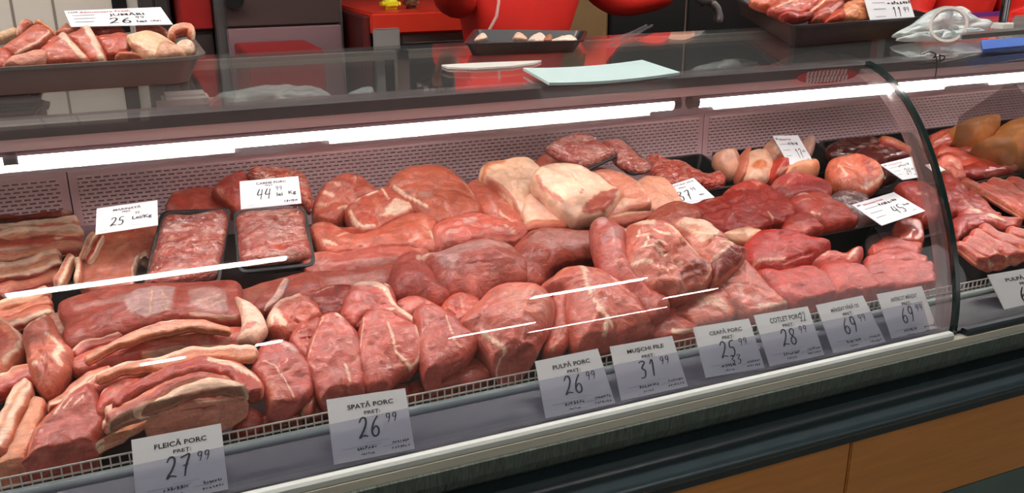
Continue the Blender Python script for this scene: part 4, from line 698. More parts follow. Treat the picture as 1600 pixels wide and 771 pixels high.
beef('ragged beef piece at the left of the middle tray', 'p', [(-30,510),(60,465),(180,448),(260,480),(330,520),(440,570),(470,615),(360,645),(230,645),(120,610),(20,570)], (184,60,44), [('fat',6,'p',[(60,480),(130,470)],.6), ('crease',14,'p',[(100,540),(200,520),(240,560)]), ('fat',5,'p',[(200,600),(240,560)],.5)], h=.06, T=.018, lump=.005)
beef('purple-red beef cut with a silver sheen at the back of the middle tray', 'p', [(478,400),(510,335),(600,303),(740,335),(828,390),(800,455),(700,435),(620,450),(560,470),(490,440)], (178,74,72), [('sil',14,'p',[(520,420),(600,340)],.4)], h=.07, T=.02)
beef('pale-streaked beef cut at the right of the middle tray', 'p', [(590,480),(640,425),(740,425),(830,465),(910,500),(985,560),(960,592),(870,610),(800,615),(720,575),(650,530)], (206,92,76), [('fat',12,'p',[(620,440),(680,440)],.8), ('fat',9,'p',[(700,550),(750,570)],.9), ('fat',7,'p',[(640,480),(720,470)],.7)], h=.064, T=.018, lump=.004)
beef('small beef piece at the front rim of the middle tray', 'p', [(555,650),(560,600),(600,555),(680,548),(740,580),(785,622),(720,640),(650,665)], (194,72,56), h=.07, T=.013)
slab('fat_trimming', 'pale fat trimming between the ragged beef and the bright red cut', 'p', [(190,660),(240,640),(310,628),(400,638),(385,670),(320,695),(255,690)], (232,186,150), h=.075, tilt=.3, T=.010, material=FATM)
beef('bright red folded beef cut left of the dark tray wall', 'q', [(35,290),(100,210),(150,182),(250,190),(400,218),(530,242),(550,292),(500,330),(430,370),(350,400),(250,425),(130,425),(60,370)], (186,52,40), [('cream',12,'q',[(90,400),(190,385),(270,380)],.6), ('crease',16,'q',[(240,240),(340,225)]), ('crease',12,'q',[(260,400),(430,340)])], h=.06, T=.022, er=.025)
beef('flat bright beef steak in front of the folded cut, above the 69 cards', 'q', [(120,430),(200,420),(260,430),(400,400),(500,430),(545,480),(598,570),(500,610),(440,628),(330,612),(240,565),(180,500)], BEEFB, [('pale',14,'q',[(455,440),(490,450)],.6)], h=.046, tilt=.22, T=.018)
beef('beef steak behind the first 69 price card', 'q', [(505,412),(560,385),(640,385),(740,410),(805,460),(855,535),(760,555),(600,575),(555,520)], (208,82,66), [('pale',8,'q',[(700,520),(740,515)],.7)], h=.046, tilt=.22, T=.018)
beef('sinewy beef end with pale fat at the foot of the dark tray wall', 'q', [(415,375),(470,335),(540,310),(620,325),(690,288),(745,300),(735,360),(690,395),(600,398),(510,412),(460,400)], (200,78,62), [('fat',16,'q',[(650,370),(700,310)],.9), ('fat',8,'q',[(500,350),(530,330)],.8), ('fat',6,'q',[(590,360),(640,340)],.7)], h=.052, T=.015, lump=.004)
for i, (a, hw, w) in enumerate([([(800,300),(900,262),(1000,262),(1110,300)], 40, 'farthest'), ([(770,365),(880,330),(1000,325),(1150,360)], 44, 'second'), ([(780,430),(900,395),(1040,390),(1190,420)], 46, 'third'), ([(800,500),(920,470),(1060,460),(1200,480)], 52, 'nearest')]):
    rb('beef_slice', 'red beef slice behind the second 69 price card, %s of the row of four' % w, 'q', a, hw, [(-1,(196,70,56)),(-.6,(210,90,74)),(0,(208,84,68)),(1,(190,64,50))], h=.05-.003*i, tilt=.25, T=.011, group='beef slices by the glass joint', material=MEATB)
# film covered meat and bag behind the lower card
slab('film_wrapped_meat', 'pinkish meat under crinkled film below the right price card', 'q', [(960,140),(1010,110),(1090,130),(1110,190),(1100,245),(1010,250),(960,220)], (208,108,92), h=.05, tilt=.3, T=.014, material=SMOOTHM)
slab('clear_container', 'empty clear plastic container beside the dark tray wall', 'q', [(808,205),(880,192),(960,182),(970,235),(900,265),(880,258),(815,285),(800,240)], (200,200,200), h=.045, tilt=.35, T=.010, material=glass_mat('clear_plastic', (.94, .93, .93), .07, .06, .10, (170, 150, 150)), cat='container', tb=.012)
slab('plastic_bag', 'crumpled translucent bag at the right rim of the middle tray', 'p', [(835,440),(890,412),(980,425),(1040,440),(1060,500),(1090,560),(1040,580),(980,555),(910,500),(850,465)], (150,110,100), h=.06, tilt=.3, T=.018, material=glass_mat('bag_plastic', (.9, .86, .86), .08, .15, .35, (170, 130, 124), .8), cat='bag')
# ---- knuckles, liver, ribs, chickens
GK = 'knuckle pieces in the back tray'
for lab, pts, col, mk in [
    ('slanted pale knuckle end at the left of the knuckle tray', [(148,185),(180,163),(240,158),(272,200),(285,262),(270,280),(220,255)], (230,176,148), ()),
    ('round knuckle with an orange marrow centre', [(325,260),(320,200),(360,162),(430,155),(470,200),(478,262),(440,322),(370,325),(330,300)], (236,190,160), [('Orange',10,'p',[(345,270),(370,250),(420,255),(425,290),(380,302)]), ('fat',10,'p',[(335,320),(430,325)])]),
    ('small ridged knuckle piece left of the orange-centred one', [(280,250),(300,175),(345,165),(330,230),(320,300),(290,300)], (218,140,116), ()),
    ('red-sided knuckle piece in the middle of the knuckle tray', [(470,265),(500,220),(590,212),(610,240),(560,290),(510,320),(480,310)], (196,70,54), [('fat',12,'p',[(500,310),(600,260)],.7)]),
    ('orange-tinged knuckle piece below the tilted card', [(560,260),(620,228),(735,228),(748,285),(700,300),(600,305),(550,315)], (230,170,130), [('orange',26,'p',[(700,260),(730,270)],.8)]),
    ('pinkish knuckle behind the tilted card', [(438,150),(470,100),(530,95),(590,150),(600,215),(540,235),(480,225),(450,190)], (222,160,134), [('fat',12,'p',[(450,120),(500,200)],.6)]),
    ('small pale knob sticking out right of the tilted card', [(672,100),(700,98),(722,125),(712,165),(690,170),(670,130)], (228,186,170), ())]:
    slab('pork_knuckle', lab, 'p', pts, col, mk, h=.06, tilt=.4, T=.022, er=.03, crown=.6, lump=.004, group=GK, material=FATM)
slab('bone_piece', 'film-wrapped bone piece with an orange fat rim and red middle', 'r', [(-10,300),(30,275),(110,268),(180,290),(240,320),(285,375),(285,410),(240,455),(160,482),(70,440),(0,380)], (222,130,100), [('cream',16,'r',[(240,320),(290,390),(240,440),(160,470)]), ('red',34,'r',[(150,340),(200,380)],.8), ('cream',10,'r',[(10,330),(60,410)],.8)], h=.065, tilt=.35, T=.022, er=.03, lump=.005)
slab('liver_piece', 'dark brown liver slice lying at the back of the liver tray', 'r', [(-30,215),(60,170),(180,165),(290,175),(330,205),(300,245),(200,262),(120,262),(20,262)], (98,46,44), h=.05, tilt=.2, T=.014, material=GLOSSY)
slab('liver_piece', 'purple-brown liver slice nearer the upper right price card', 'r', [(150,235),(230,205),(330,200),(430,230),(460,262),(380,270),(300,290),(270,340),(200,300),(140,272)], (112,52,52), [('sil',10,'r',[(190,210),(200,190)],.5)], h=.055, tilt=.2, T=.014, material=GLOSSY)
slab('liver_piece', 'small dark liver piece between the bone piece and the price card', 'r', [(250,300),(300,290),(350,340),(380,380),(330,400),(290,380)], (90,42,40), h=.05, tilt=.2, T=.013, material=GLOSSY)
rb('meat_strip', 'thin red meat strip with fat crossing the liver tray', 'r', [(275,155),(350,172),(420,205),(470,235)], 20, [(-1,'red'),(0,'orange'),(1,'beef')], h=.07, tilt=.3, T=.010)
GR = 'rib pieces beyond the glass joint'
slab('rib_piece', 'orange-red meaty rib end beyond the glass joint', 'r', [(575,155),(640,125),(700,113),(760,125),(810,160),(760,190),(680,205),(600,215)], (206,86,54), h=.06, tilt=.35, T=.018, material=SMOOTHM, group=GR, lump=.004)
for i, (pts, w) in enumerate([([(610,225),(700,235),(800,228),(910,205)], 'upper'), ([(650,262),(760,275),(860,265),(970,240)], 'middle'), ([(690,308),(800,310),(920,300),(1050,272)], 'lower')]):
    rb('rib_piece', '%s red rib strip beside the chickens' % w, 'r', pts, 30, [(-1,(226,130,92)),(-.3,(206,84,62)),(.3,(212,100,76)),(1,(180,60,44))], h=.062-.004*i, tilt=.35, T=.014, material=SMOOTHM, group=GR)
slab('rib_piece', 'dark red glossy meat with a pale end below the rib strips', 'r', [(735,350),(800,322),(900,300),(985,300),(1080,320),(1090,345),(980,370),(880,382),(770,388)], (176,56,48), [('pale',40,'r',[(1030,330),(1090,335)],.9)], h=.05, tilt=.3, T=.014, material=SMOOTHM, group=GR)
slab('meat_scrap', 'knobbly pink scraps at the corner right of the glass joint', 'r', [(635,290),(680,275),(740,300),(775,345),(790,385),(745,392),(700,350),(650,325)], (226,130,112), [('fat',14,'r',[(690,300),(740,340)],.6)], h=.055, tilt=.3, T=.014, lump=.006)
GQ = 'yellow chickens in the far corner'
for lab, pts, cen in [('yellow chicken lying on its side, left of the plump one', [(715,110),(770,70),(850,52),(930,62),(985,100),(960,150),(900,195),(840,200),(780,175)], None),
    ('plump yellow chicken at the far picture edge', [(1005,110),(1060,60),(1130,50),(1200,85),(1240,180),(1210,265),(1130,280),(1070,240),(1015,190)], None),
    ('yellow chicken wing end between the two chickens and the ribs', [(860,200),(920,170),(990,165),(1040,200),(1090,260),(1070,292),(990,275),(930,245)], None)]:
    slab('whole_chicken', lab, 'r', pts, (226,168,92), [('orange',16,'r',[(900,190),(960,160)],.5), ('pale',12,'r',[(975,100),(985,130)],.5)], h=.07, tilt=.4, T=.034, er=.05, crown=.7, lump=.004, group=GQ, material=FATM, cat='poultry')
GN = 'bony meat pieces beyond the glass joint'
slab('bony_meat', 'rough red meat heap right of the glass joint', 'r', [(655,400),(720,405),(790,455),(870,520),(950,590),(1000,620),(940,660),(880,650),(800,610),(720,600),(670,520)], (196,78,64), [('fat',10,'r',[(760,550),(820,590)],.6)], h=.05, tilt=.25, T=.016, lump=.006, group=GN)
slab('bony_meat', 'bony piece with a whitish bone end beyond the joint', 'r', [(780,590),(860,590),(960,630),(1060,640),(1115,650),(1105,695),(1030,705),(930,680),(850,660),(790,640)], (190,84,76), [('fat',20,'r',[(810,590),(860,610)]), ('fat',22,'r',[(920,640),(1000,665)]), ('orange',10,'r',[(1060,640),(1080,690)],.6)], h=.055, tilt=.3, T=.014, lump=.004, group=GN)
slab('bony_meat', 'dark red lump at the foot of the rough meat heap', 's', [(300,180),(360,150),(430,150),(480,190),(470,225),(400,230),(370,260),(330,280),(310,240)], (168,52,46), h=.05, tilt=.3, T=.018, group=GN)
slab('bony_meat', 'red meat pieces seen through the glass left of the joint', 'r', [(390,445),(460,430),(540,445),(600,500),(620,590),(600,640),(530,640),(500,580),(440,500)], (196,76,66), [('fat',14,'r',[(490,505),(550,520)],.7)], h=.05, tilt=.25, T=.015, lump=.005, group=GN)
GS2 = 'sliced pork in the far trays'
SB = [(-1,'cream'),(-.6,'pale'),(-.3,(214,104,82)),(.6,(208,92,72)),(1,(232,150,120))]
for i, (pts, hw, w) in enumerate([([(318,288),(400,345),(500,410),(610,450)], 15, 'first'), ([(360,270),(450,330),(560,385),(680,425)], 30, 'second'), ([(400,235),(500,290),(600,335),(720,385)], 34, 'third'), ([(450,200),(540,245),(640,285),(740,330)], 26, 'fourth'), ([(600,215),(660,235),(720,255),(780,285)], 22, 'fifth')]):
    rb('pork_slice', '%s slice, counting from the tray wall, in the tray behind the farthest price card' % w, 's', pts, hw, SB, h=.058, tilt=.25, T=.010, group=GS2)
for i, (pts, hw, w) in enumerate([([(780,395),(900,455),(1030,535),(1180,610)], 17, 'long pale-edged'), ([(880,430),(980,480),(1100,540),(1200,590)], 30, 'broad'), ([(930,415),(1030,440),(1130,500),(1230,560)], 30, 'ribbed'), ([(1040,405),(1120,425),(1200,470)], 24, 'short')]):
    rb('pork_slice', '%s pork slice in the upper far tray' % w, 'r', pts, hw, SB, h=.062, tilt=.25, T=.010, group=GS2)
# ------------------------------------------------------------------ price cards
_TXT = {}
def text_tris(s):
    if s in _TXT: return _TXT[s]
    cu = bpy.data.curves.new('t', 'FONT'); cu.body = s; cu.fill_mode = 'FRONT'; cu.resolution_u = 2; cu.offset = .018
    o = bpy.data.objects.new('t', cu); COL.objects.link(o); dg = bpy.context.evaluated_depsgraph_get(); me = bpy.data.meshes.new_from_object(o.evaluated_get(dg))
    V = np.array([v.co[:2] for v in me.vertices]) if len(me.vertices) else np.zeros((1, 2)); Fs = [tuple(p.vertices) for p in me.polygons]
    bpy.data.objects.remove(o); bpy.data.curves.remove(cu); bpy.data.meshes.remove(me)
    lo, hi = V.min(0), V.max(0); V = (V-lo)/np.maximum(hi-lo, 1e-6); _TXT[s] = (V, Fs); return V, Fs
DIG = {'0': [[(.5,1),(.2,.85),(.1,.5),(.25,.1),(.5,0),(.8,.15),(.9,.5),(.75,.88),(.5,1)]], '1': [[(.25,.75),(.6,1),(.55,0)]],
 '2': [[(.05,.78),(.3,1),(.65,.98),(.75,.75),(.5,.4),(.1,.1),(.05,0),(.35,.12),(.9,.05)]], '3': [[(.1,.92),(.45,1),(.8,.9),(.4,.6),(.75,.4),(.6,.05),(.1,.02)]],
 '4': [[(.35,1),(.05,.45),(.8,.5)], [(.75,.95),(.55,0)]], '5': [[(.85,1),(.3,.95),(.2,.6),(.65,.55),(.75,.25),(.45,0),(.05,.08)]],
 '6': [[(.75,1),(.3,.65),(.12,.25),(.35,0),(.75,.08),(.8,.35),(.5,.5),(.18,.3)]], '7': [[(.1,.9),(.5,.97),(.9,1),(.6,.5),(.45,0)], [(.3,.5),(.8,.55)]],
 '8': [[(.8,.85),(.45,1),(.15,.8),(.4,.55),(.8,.3),(.6,.02),(.2,.05),(.15,.35),(.6,.6),(.8,.85)]], '9': [[(.8,.7),(.5,.5),(.2,.7),(.4,1),(.8,.9),(.75,.4),(.5,0)]]}
def strokes(lines, wid):
    V = []; Fs = []
    for L in lines:
        P = crom(L, max(6, len(L)*5), False) if len(L) > 2 else np.array(L, float); t = np.gradient(P, axis=0); t /= np.hypot(*t.T)[:, None]+1e-9; nn = np.c_[-t[:, 1], t[:, 0]]
        w = wid*(.7+.5*np.sin(np.linspace(.3, 2.9, len(P))))[:, None]/2; b = len(V); V += list(P-nn*w)+list(P+nn*w); m = len(P)
        Fs += [(b+i, b+i+1, b+m+i+1, b+m+i) for i in range(m-1)]
    return np.array(V), Fs
def card(label, ch, quad, deg, y0, z0, items, name='price_card', yaw=0, th=.0012, holder=None):
    """items: (kind, payload, x0, x1, ytop, ybottom, ink)"""
    q = C(ch, quad); a = math.radians(deg); n = np.array([math.sin(yaw)*math.sin(a), -math.sin(a)*math.cos(yaw), math.cos(a)])
    A = ray(*q[3]); P0 = None
    k = 0; p = at_y(q[3][0], q[3][1], y0) if z0 is None else None
    if p is None:
        p = at_z(q[3][0], q[3][1], z0)
        if y0 is not None: p = at_y(q[3][0], q[3][1], y0)
    cs = []
    for u, v in q:
        r = ray(u, v); cs.append(O+r*((p-O)@n)/(r@n))
    cs = np.array(cs); base = cs[3].copy()
    t = empty(name, base); tag(t, label, 'price card', 'handwritten and printed price cards')
    def bil(x, y, off=0.): return (1-y)*((1-x)*cs[0]+x*cs[1])+y*((1-x)*cs[3]+x*cs[2])+n*off-base
    V = [bil(x, y, o_) for o_ in (0, -th) for x, y in ((0, 0), (1, 0), (1, 1), (0, 1))]
    MB().add(V, [(3,2,1,0), (4,5,6,7), (0,1,5,4), (1,2,6,5), (2,3,7,6), (3,0,4,7)]).build('card', PAPER, t)
    by = {}
    for kd, pay, x0, x1, yt_, yb, ink in items:
        if kd == 'T': V, Fs = text_tris(pay)
        elif kd == 'D':
            L = []; m = len(pay)
            for i, c_ in enumerate(pay): L += [[((i+.08+.84*a_+.12*b_)/m, b_) for a_, b_ in s_2] for s_2 in DIG[c_]]
            V, Fs = strokes(L, .075 if m < 3 else .05)
        elif kd == 'L': V, Fs = np.array([(0, 0), (1, 0), (1, 1), (0, 1)], float), [(0, 1, 2, 3)]
        elif kd == 'S':
            rs = random.Random(pay); L = []; x = 0.
            while x < 1:
                L.append([(x, rs.uniform(0, .3)), (x+.03, rs.uniform(.6, 1)), (x+.06, rs.uniform(0, .5)), (x+.09, rs.uniform(.3, .9))]); x += rs.uniform(.11, .18)
            V, Fs = strokes(L, .035)
        by.setdefault((kd in 'DS', ink), []).append((np.array([bil(x0+(x1-x0)*vx, yb+(yt_-yb)*vy, .0005) for vx, vy in V]), Fs))
    for (hand, ink), lst in by.items():
        mb = MB()
        for V, Fs in lst: mb.add(V, Fs)
        mb.build('handwriting' if hand else ('rule_line' if ink == 'g' else 'printed_text'), {'k': INK, 'r': INKRED, 'g': INKGREY}[ink], t)
    if holder:
        hp = bil(*holder); MB().tube([hp, hp+np.array([0, .004, -.018])], .0035, 10).build('clip', WHITE, t)
    return t
def std(title, whole, cents, sub='PREȚ:', extra=()):
    return [('T', title, .24, .82, .11, .21, 'k'), ('T', sub, .44, .64, .26, .335, 'k'), ('D', whole, .33, .62, .37, .68, 'k'), ('D', cents, .68, .84, .36, .50, 'k'),
            ('L', 0, .12, .60, .80, .808, 'g'), ('L', 0, .40, .70, .76, .765, 'g'), ('L', 0, .62, .80, .86, .866, 'g'), ('S', title, .30, .56, .80, .87, 'k'), ('S', whole, .34, .50, .90, .95, 'k'), ('S', cents+title, .74, .95, .80, .86, 'k'), ('S', 'b'+title, .72, .95, .89, .94, 'k')]+list(extra)
cards = [([(205,688),(345,662),(357,765),(213,794)], 'FLEICĂ PORC', '27', '99', 'first price card at the front, reading 27 99'),
 ([(510,625),(633,607),(648,702),(522,727)], 'SPATĂ PORC', '26', '99', 'second price card at the front, reading 26 99, before the shoulder steaks'),
 ([(836,565),(934,545),(962,632),(853,654)], 'PULPĂ PORC', '26', '99', 'price card reading 26 99 just left of the 31 card'),
 ([(953,542),(1050,525),(1075,604),(971,627)], 'MUȘCHI FILE', '31', '99', 'price card reading 31 99 at the front'),
 ([(1083,512),(1170,498),(1195,575),(1103,591)], 'CEAFĂ PORC', '25', '99', 'price card reading 25 99 with a second number written below'),
 ([(1178,493),(1262,479),(1288,555),(1203,573)], 'COTLET PORC', '28', '99', 'price card reading 28 99 with an extra 22 beside its title'),
 ([(1275,477),(1348,462),(1385,536),(1303,552)], 'MÂNZAT FĂRĂ OS', '69', '99', 'left one of the two front cards reading 69'),
 ([(1370,460),(1440,447),(1467,520),(1395,534)], 'ANTRICOT MÂNZAT', '69', '99', 'front card reading 69 nearest the glass joint'),
 ([(1543,430),(1630,415),(1672,486),(1577,499)], 'PULPĂ MIEL', '69', '99', 'farthest front card, cut by the picture edge beyond the joint')]
for q, ti, wn, ce, lab in cards:
    ex = ()
    if wn == '25': ex = [('D', '33', .45, .66, .66, .84, 'k')]
    if wn == '28': ex = [('D', '22', .78, .90, .10, .28, 'k')]
    card(lab, 'X', q, 60, .948, None, std(ti, wn, ce, extra=ex))
# cards standing or lying among the meat
wide = lambda ti, w_, c_, ex=(): [('T', ti, .27, .78, .10, .18, 'k'), ('T', 'PREȚ:', .42, .56, .21, .28, 'k'), ('D', w_, .26, .52, .34, .72, 'k'), ('D', c_, .58, .70, .30, .46, 'k'), ('T', 'lei', .60, .70, .52, .66, 'k'), ('T', 'Kg', .80, .93, .50, .66, 'k'), ('L', 0, .08, .24, .90, .91, 'g'), ('L', 0, .55, .78, .82, .828, 'g')]+list(ex)
card('white card reading 44 99 lei standing behind the right minced package', 'h', [(672,130),(1025,98),(1045,262),(680,298)], 62, 1.30, None, wide('CARNE PORC', '44', '99', [('S', 'q', .72, .95, .80, .92, 'k')]))
card('white card with a faint price on the brown skin slab at the back left', 'X', [(151,326),(246,313),(247,352),(149,367)], 62, 1.33, None, [('T', 'MARINATĂ', .27, .72, .10, .20, 'k'), ('T', 'PREȚ:', .42, .56, .24, .32, 'k'), ('D', '25', .22, .46, .46, .76, 'k'), ('D', '99', .62, .70, .34, .44, 'k'), ('T', 'Lei/Kg', .58, .90, .50, .66, 'k'), ('L', 0, .06, .20, .90, .91, 'g'), ('L', 0, .55, .72, .84, .848, 'g')])
card('tilted card reading 37 with a thick white edge, behind the lens-shaped slice', 'n', [(325,245),(515,185),(660,320),(385,362)], 30, 1.31, None, [('T', 'TOCĂTURĂ VITĂ', .10, .92, .06, .14, 'k'), ('T', 'PREȚ:', .40, .62, .22, .30, 'k'), ('D', '37', .22, .58, .40, .80, 'k'), ('D', '99', .64, .78, .34, .48, 'k'), ('S', 'z', .74, .86, .62, .72, 'k'), ('L', 0, .3, .8, .88, .895, 'g')], th=.004)
form = lambda big, s: [('T', 'Alimentara Fresh', .16, .62, .10, .17, 'r'), ('S', s, .04, .12, .06, .16, 'k'), ('L', 0, .08, .40, .30, .312, 'k'), ('L', 0, .08, .36, .50, .512, 'k'), ('L', 0, .08, .30, .70, .712, 'k'), ('S', s+'x', .42, .80, .22, .36, 'k'), ('D', big, .50, .76, .48, .80, 'k'), ('S', s+'y', .80, .92, .50, .62, 'k'), ('S', s+'w', .82, .90, .80, .88, 'k')]
card('tilted white form card leaning over the knuckle bones', 'p', [(490,48),(642,44),(742,215),(590,222)], 50, 1.40, None, form('17', 'a'))
card('white form card half hidden by the glass joint, over the liver tray', 'r', [(290,298),(480,250),(520,375),(425,390)], 40, 1.31, None, form('24', 'b'))
card('corner of a white card seen just past the glass joint', 'r', [(560,300),(615,288),(685,330),(620,352)], 40, 1.31, None, [('L', 0, .1, .5, .3, .33, 'g'), ('L', 0, .1, .5, .6, .63, 'g')])
card('white form card lying flat over the film-covered tray, left of the glass joint', 'r', [(120,540),(372,464),(562,577),(300,665)], 22, 1.12, None, form('45', 'c'))
# ------------------------------------------------------------------ on top of the glass
GZ = 1.2288
def px_z(u, v, z): return at_z(u, v, z)
UPZ = (0, 0, 1)
def top_slab(name, lab, ch, pts, col, marks, y0, z0, tilt=.55, T=.012, **k):
    k.setdefault('group', None); return slab(name, lab, ch, pts, col, marks, 0, tilt, T, base=(y0, z0), **k)
zr = 1.269
fl, fr = at_z(0, 104, zr), at_z(313, 88, zr)
cs = [(-.50, fr[1]+.44, zr), (fr[0]+.012, fr[1]+.42, zr), (fr[0]+.004, fr[1]+.004, zr), (-.52, fr[1]-.035, zr)]
tr_ = dish('meat_tray', cs, UPZ, zr-GZ-.0006, .018, TRAYM, None, .006, .003, .04); tag(tr_, 'big grey metal tray with pink bacon pieces on top of the glass, left', 'tray')
Y0, Z0 = fr[1]+.045, zr-.024
GM = 'pieces of bacon in the big metal tray'
LP = (206,122,100)
items = [
 ('cream fat piece at the back left of the metal tray', [(-20,180),(60,140),(130,128),(150,190),(60,225),(-20,240)], (232,200,160), (), .10),
 ('curled piece with a pale left edge at the back of the metal tray', [(120,200),(135,120),(175,75),(235,72),(275,105),(230,140),(200,170),(180,215)], LP, [('fat',22,'t',[(140,190),(150,120),(190,85)])], .08),
 ('orange fat knob beside the curled piece', [(262,95),(310,72),(370,110),(430,160),(430,205),(380,170),(310,125)], (232,160,112), (), .08),
 ('brownish slice standing at the back, left of the price card', [(430,185),(470,130),(525,88),(560,120),(640,125),(620,180),(540,200)], (206,130,100), [('pale',10,'t',[(450,180),(560,170)],.6)], .085),
 ('dark lean piece below the price card', [(690,130),(800,115),(920,112),(985,165),(900,190),(780,195),(740,175)], (176,92,78), (), .085),
 ('pink piece behind the white clip', [(1040,125),(1140,112),(1250,112),(1325,170),(1305,215),(1200,180),(1060,172)], (200,122,108), [('pale',30,'t',[(1260,130),(1310,190)],.7)], .085),
 ('pinkish filler piece low behind the two upright slices', [(300,250),(420,200),(640,190),(800,200),(800,300),(640,330),(420,330)], (196,110,92), (), .055),
 ('large slice with a thin white rind at the left of the tray', [(20,305),(90,245),(180,200),(225,150),(290,122),(355,140),(400,180),(380,228),(300,275),(205,318),(130,348),(75,330)], LP, [('fat',13,'t',[(130,346),(205,312),(300,265),(385,200),(390,170)])], .045),
 ('lean piece at the left edge of the metal tray', [(-20,310),(35,300),(85,345),(75,400),(40,440),(-20,440)], (200,108,86), (), .03),
 ('pale pink piece at the rim, left part of the tray', [(40,432),(90,370),(180,345),(290,318),(380,325),(375,370),(320,410),(200,432)], (222,160,140), [('cream',14,'t',[(110,380),(280,330)],.6)], .012),
 ('upright slice with a broad white rind, left one of the pair', [(330,300),(420,245),(460,205),(500,182),(545,215),(620,295),(695,378),(640,395),(500,388),(370,400),(350,350)], (204,116,94), [('fat',42,'t',[(480,200),(560,270),(660,385)])], .015),
 ('upright slice with a broad white rind, right one of the pair', [(530,205),(610,165),(690,128),(735,190),(790,280),(825,370),(770,390),(700,378),(610,270)], (206,118,94), [('fat',52,'t',[(690,140),(745,240),(795,385)])], .02),
 ('lean red slice in the middle of the metal tray', [(755,215),(850,195),(960,182),(1015,225),(1000,305),(950,335),(840,350),(800,280)], (198,100,80), [('orange',10,'t',[(830,345),(950,330)],.6)], .04),
 ('cream rind piece folded over, right part of the metal tray', [(995,205),(1070,178),(1150,160),(1240,185),(1330,240),(1395,285),(1300,262),(1245,290),(1228,355),(1140,358),(1050,290)], (238,206,166), [('lean',26,'t',[(1040,280),(1150,345)],.6)], .03),
 ('pale folded piece beside the cream rind', [(1240,300),(1290,262),(1370,285),(1440,330),(1400,355),(1250,358)], (230,184,156), [('crease',14,'t',[(1290,290),(1320,340)])], .02),
 ('cream lump near the right end of the metal tray', [(1375,275),(1430,238),(1495,245),(1512,290),(1480,325),(1400,325)], (240,212,184), [('red',10,'t',[(1480,300),(1500,280)],.5)], .03),
 ('small scraps at the rim in the middle of the metal tray', [(915,345),(960,325),(1030,335),(1095,350),(1090,368),(930,372)], (222,140,110), [('red',8,'t',[(1000,345),(1060,350)],.6)], .01)]
for i, (lab, pts, col, mk, dy) in enumerate(items):
    top_slab('bacon_piece', lab, 't', pts, col, mk, Y0+dy, Z0+.005, tilt=.75, T=.010, group=GM, tb=.006, grow=3 if i > 6 else 0, lump=.0018)
rb('bacon_piece', 'curled orange-pink rind at the right end of the metal tray', 't', [(1335,225),(1350,170),(1410,140),(1480,128),(1500,160),(1480,205)], 28, [(-1,'cream'),(0,(230,160,124)),(1,(214,130,100))], tilt=.75, T=.010, base=(Y0+.05, Z0+.01), group=GM)
card('white form card reading 26 lei above the big metal tray', 'X', [(100,17),(251,11),(270,38),(111,42)], 35, Y0+.11, None, [('T', 'Alimentara Fresh', .14, .66, .10, .20, 'r'), ('S', 'k', .03, .12, .06, .20, 'k'), ('T', 'JUMĂRI', .42, .78, .26, .46, 'k'), ('D', '26', .38, .62, .56, .86, 'k'), ('T', 'lei', .66, .76, .72, .84, 'k'), ('D', '99', .66, .76, .50, .62, 'k'), ('L', 0, .06, .28, .32, .34, 'k'), ('L', 0, .06, .27, .52, .54, 'k'), ('L', 0, .06, .24, .72, .74, 'k'), ('S', 'm', .80, .90, .72, .84, 'k')], holder=(.6, .98))
# ---- right tray
zq = 1.272
q4 = [px_z(1150, -4, zq), px_z(1395, -2, zq), px_z(1462, 24, zq), px_z(1240, 40, zq)]
q4[1] = q4[0]+(q4[2]-q4[3])*1.0
t2 = dish('meat_tray', q4, UPZ, zq-GZ-.0006, .016, TRAYM2, None, .008, .003, .035); tag(t2, 'dark metal tray heaped with meaty bones on top of the glass, right', 'tray')
yb = (q4[3][1]+q4[2][1])/2; GO = 'meaty bones in the dark metal tray'
for lab, pts, col, mk, dy in [
 ('orange-pink bone end at the left of the dark tray', [(150,20),(200,-20),(260,-60),(340,-40),(330,40),(290,75),(210,55)], (216,120,88), [('cream',14,'w',[(200,0),(280,-10)],.6)], .09),
 ('tangled meaty bone with pale sinews in the dark tray', [(285,85),(330,30),(400,0),(520,-25),(640,-15),(660,30),(600,80),(560,112),(430,125),(340,112)], (200,92,70), [('cream',9,'w',[(330,80),(450,30),(620,0)]), ('cream',8,'w',[(360,50),(430,70),(520,60)]), ('dark',14,'w',[(370,80),(420,60)],.8), ('fat',7,'w',[(400,20),(500,0)])], .05),
 ('dark red meat low at the rim of the dark tray', [(370,115),(440,95),(540,110),(600,125),(560,150),(470,158),(400,145)], (176,62,52), (), .015),
 ('pale-ridged bone piece in the middle of the dark tray', [(560,120),(600,60),(690,15),(790,-20),(860,-50),(880,0),(820,40),(740,60),(650,100),(600,140)], (218,124,94), [('cream',12,'w',[(580,110),(680,40),(820,-30)])], .05),
 ('brownish block of meat in front of the ridged bone', [(590,160),(620,110),(700,50),(780,25),(825,60),(780,110),(730,150),(690,170),(620,172)], (176,84,64), [('red',20,'w',[(700,120),(790,60)],.5)], .02),
 ('small orange-red piece at the rim of the dark tray', [(705,165),(760,115),(805,90),(830,130),(820,160),(760,172)], (216,96,64), (), .01),
 ('rounded yellowish fat knuckle left of the white card in the dark tray', [(815,110),(830,55),(880,30),(940,25),(995,70),(1025,150),(940,162),(850,158)], (228,160,112), [('pale',20,'w',[(880,60),(940,80)],.7), ('orange',14,'w',[(950,110),(960,140)],.6)], .025),
 ('red meat piece at the back of the dark tray', [(800,-60),(900,-70),(985,-30),(1000,60),(940,25),(870,25),(820,0)], (206,92,70), (), .075)]:
    top_slab('meaty_bone', lab, 'w', pts, col, mk, yb+dy, zq-.022, tilt=.75, T=.014, group=GO, tb=.008, grow=2.5, lump=.005, clamp_=None) if False else top_slab('meaty_bone', lab, 'w', pts, col, mk, yb+dy, zq-.022, tilt=.75, T=.014, group=GO, tb=.008, grow=2.5, lump=.005)
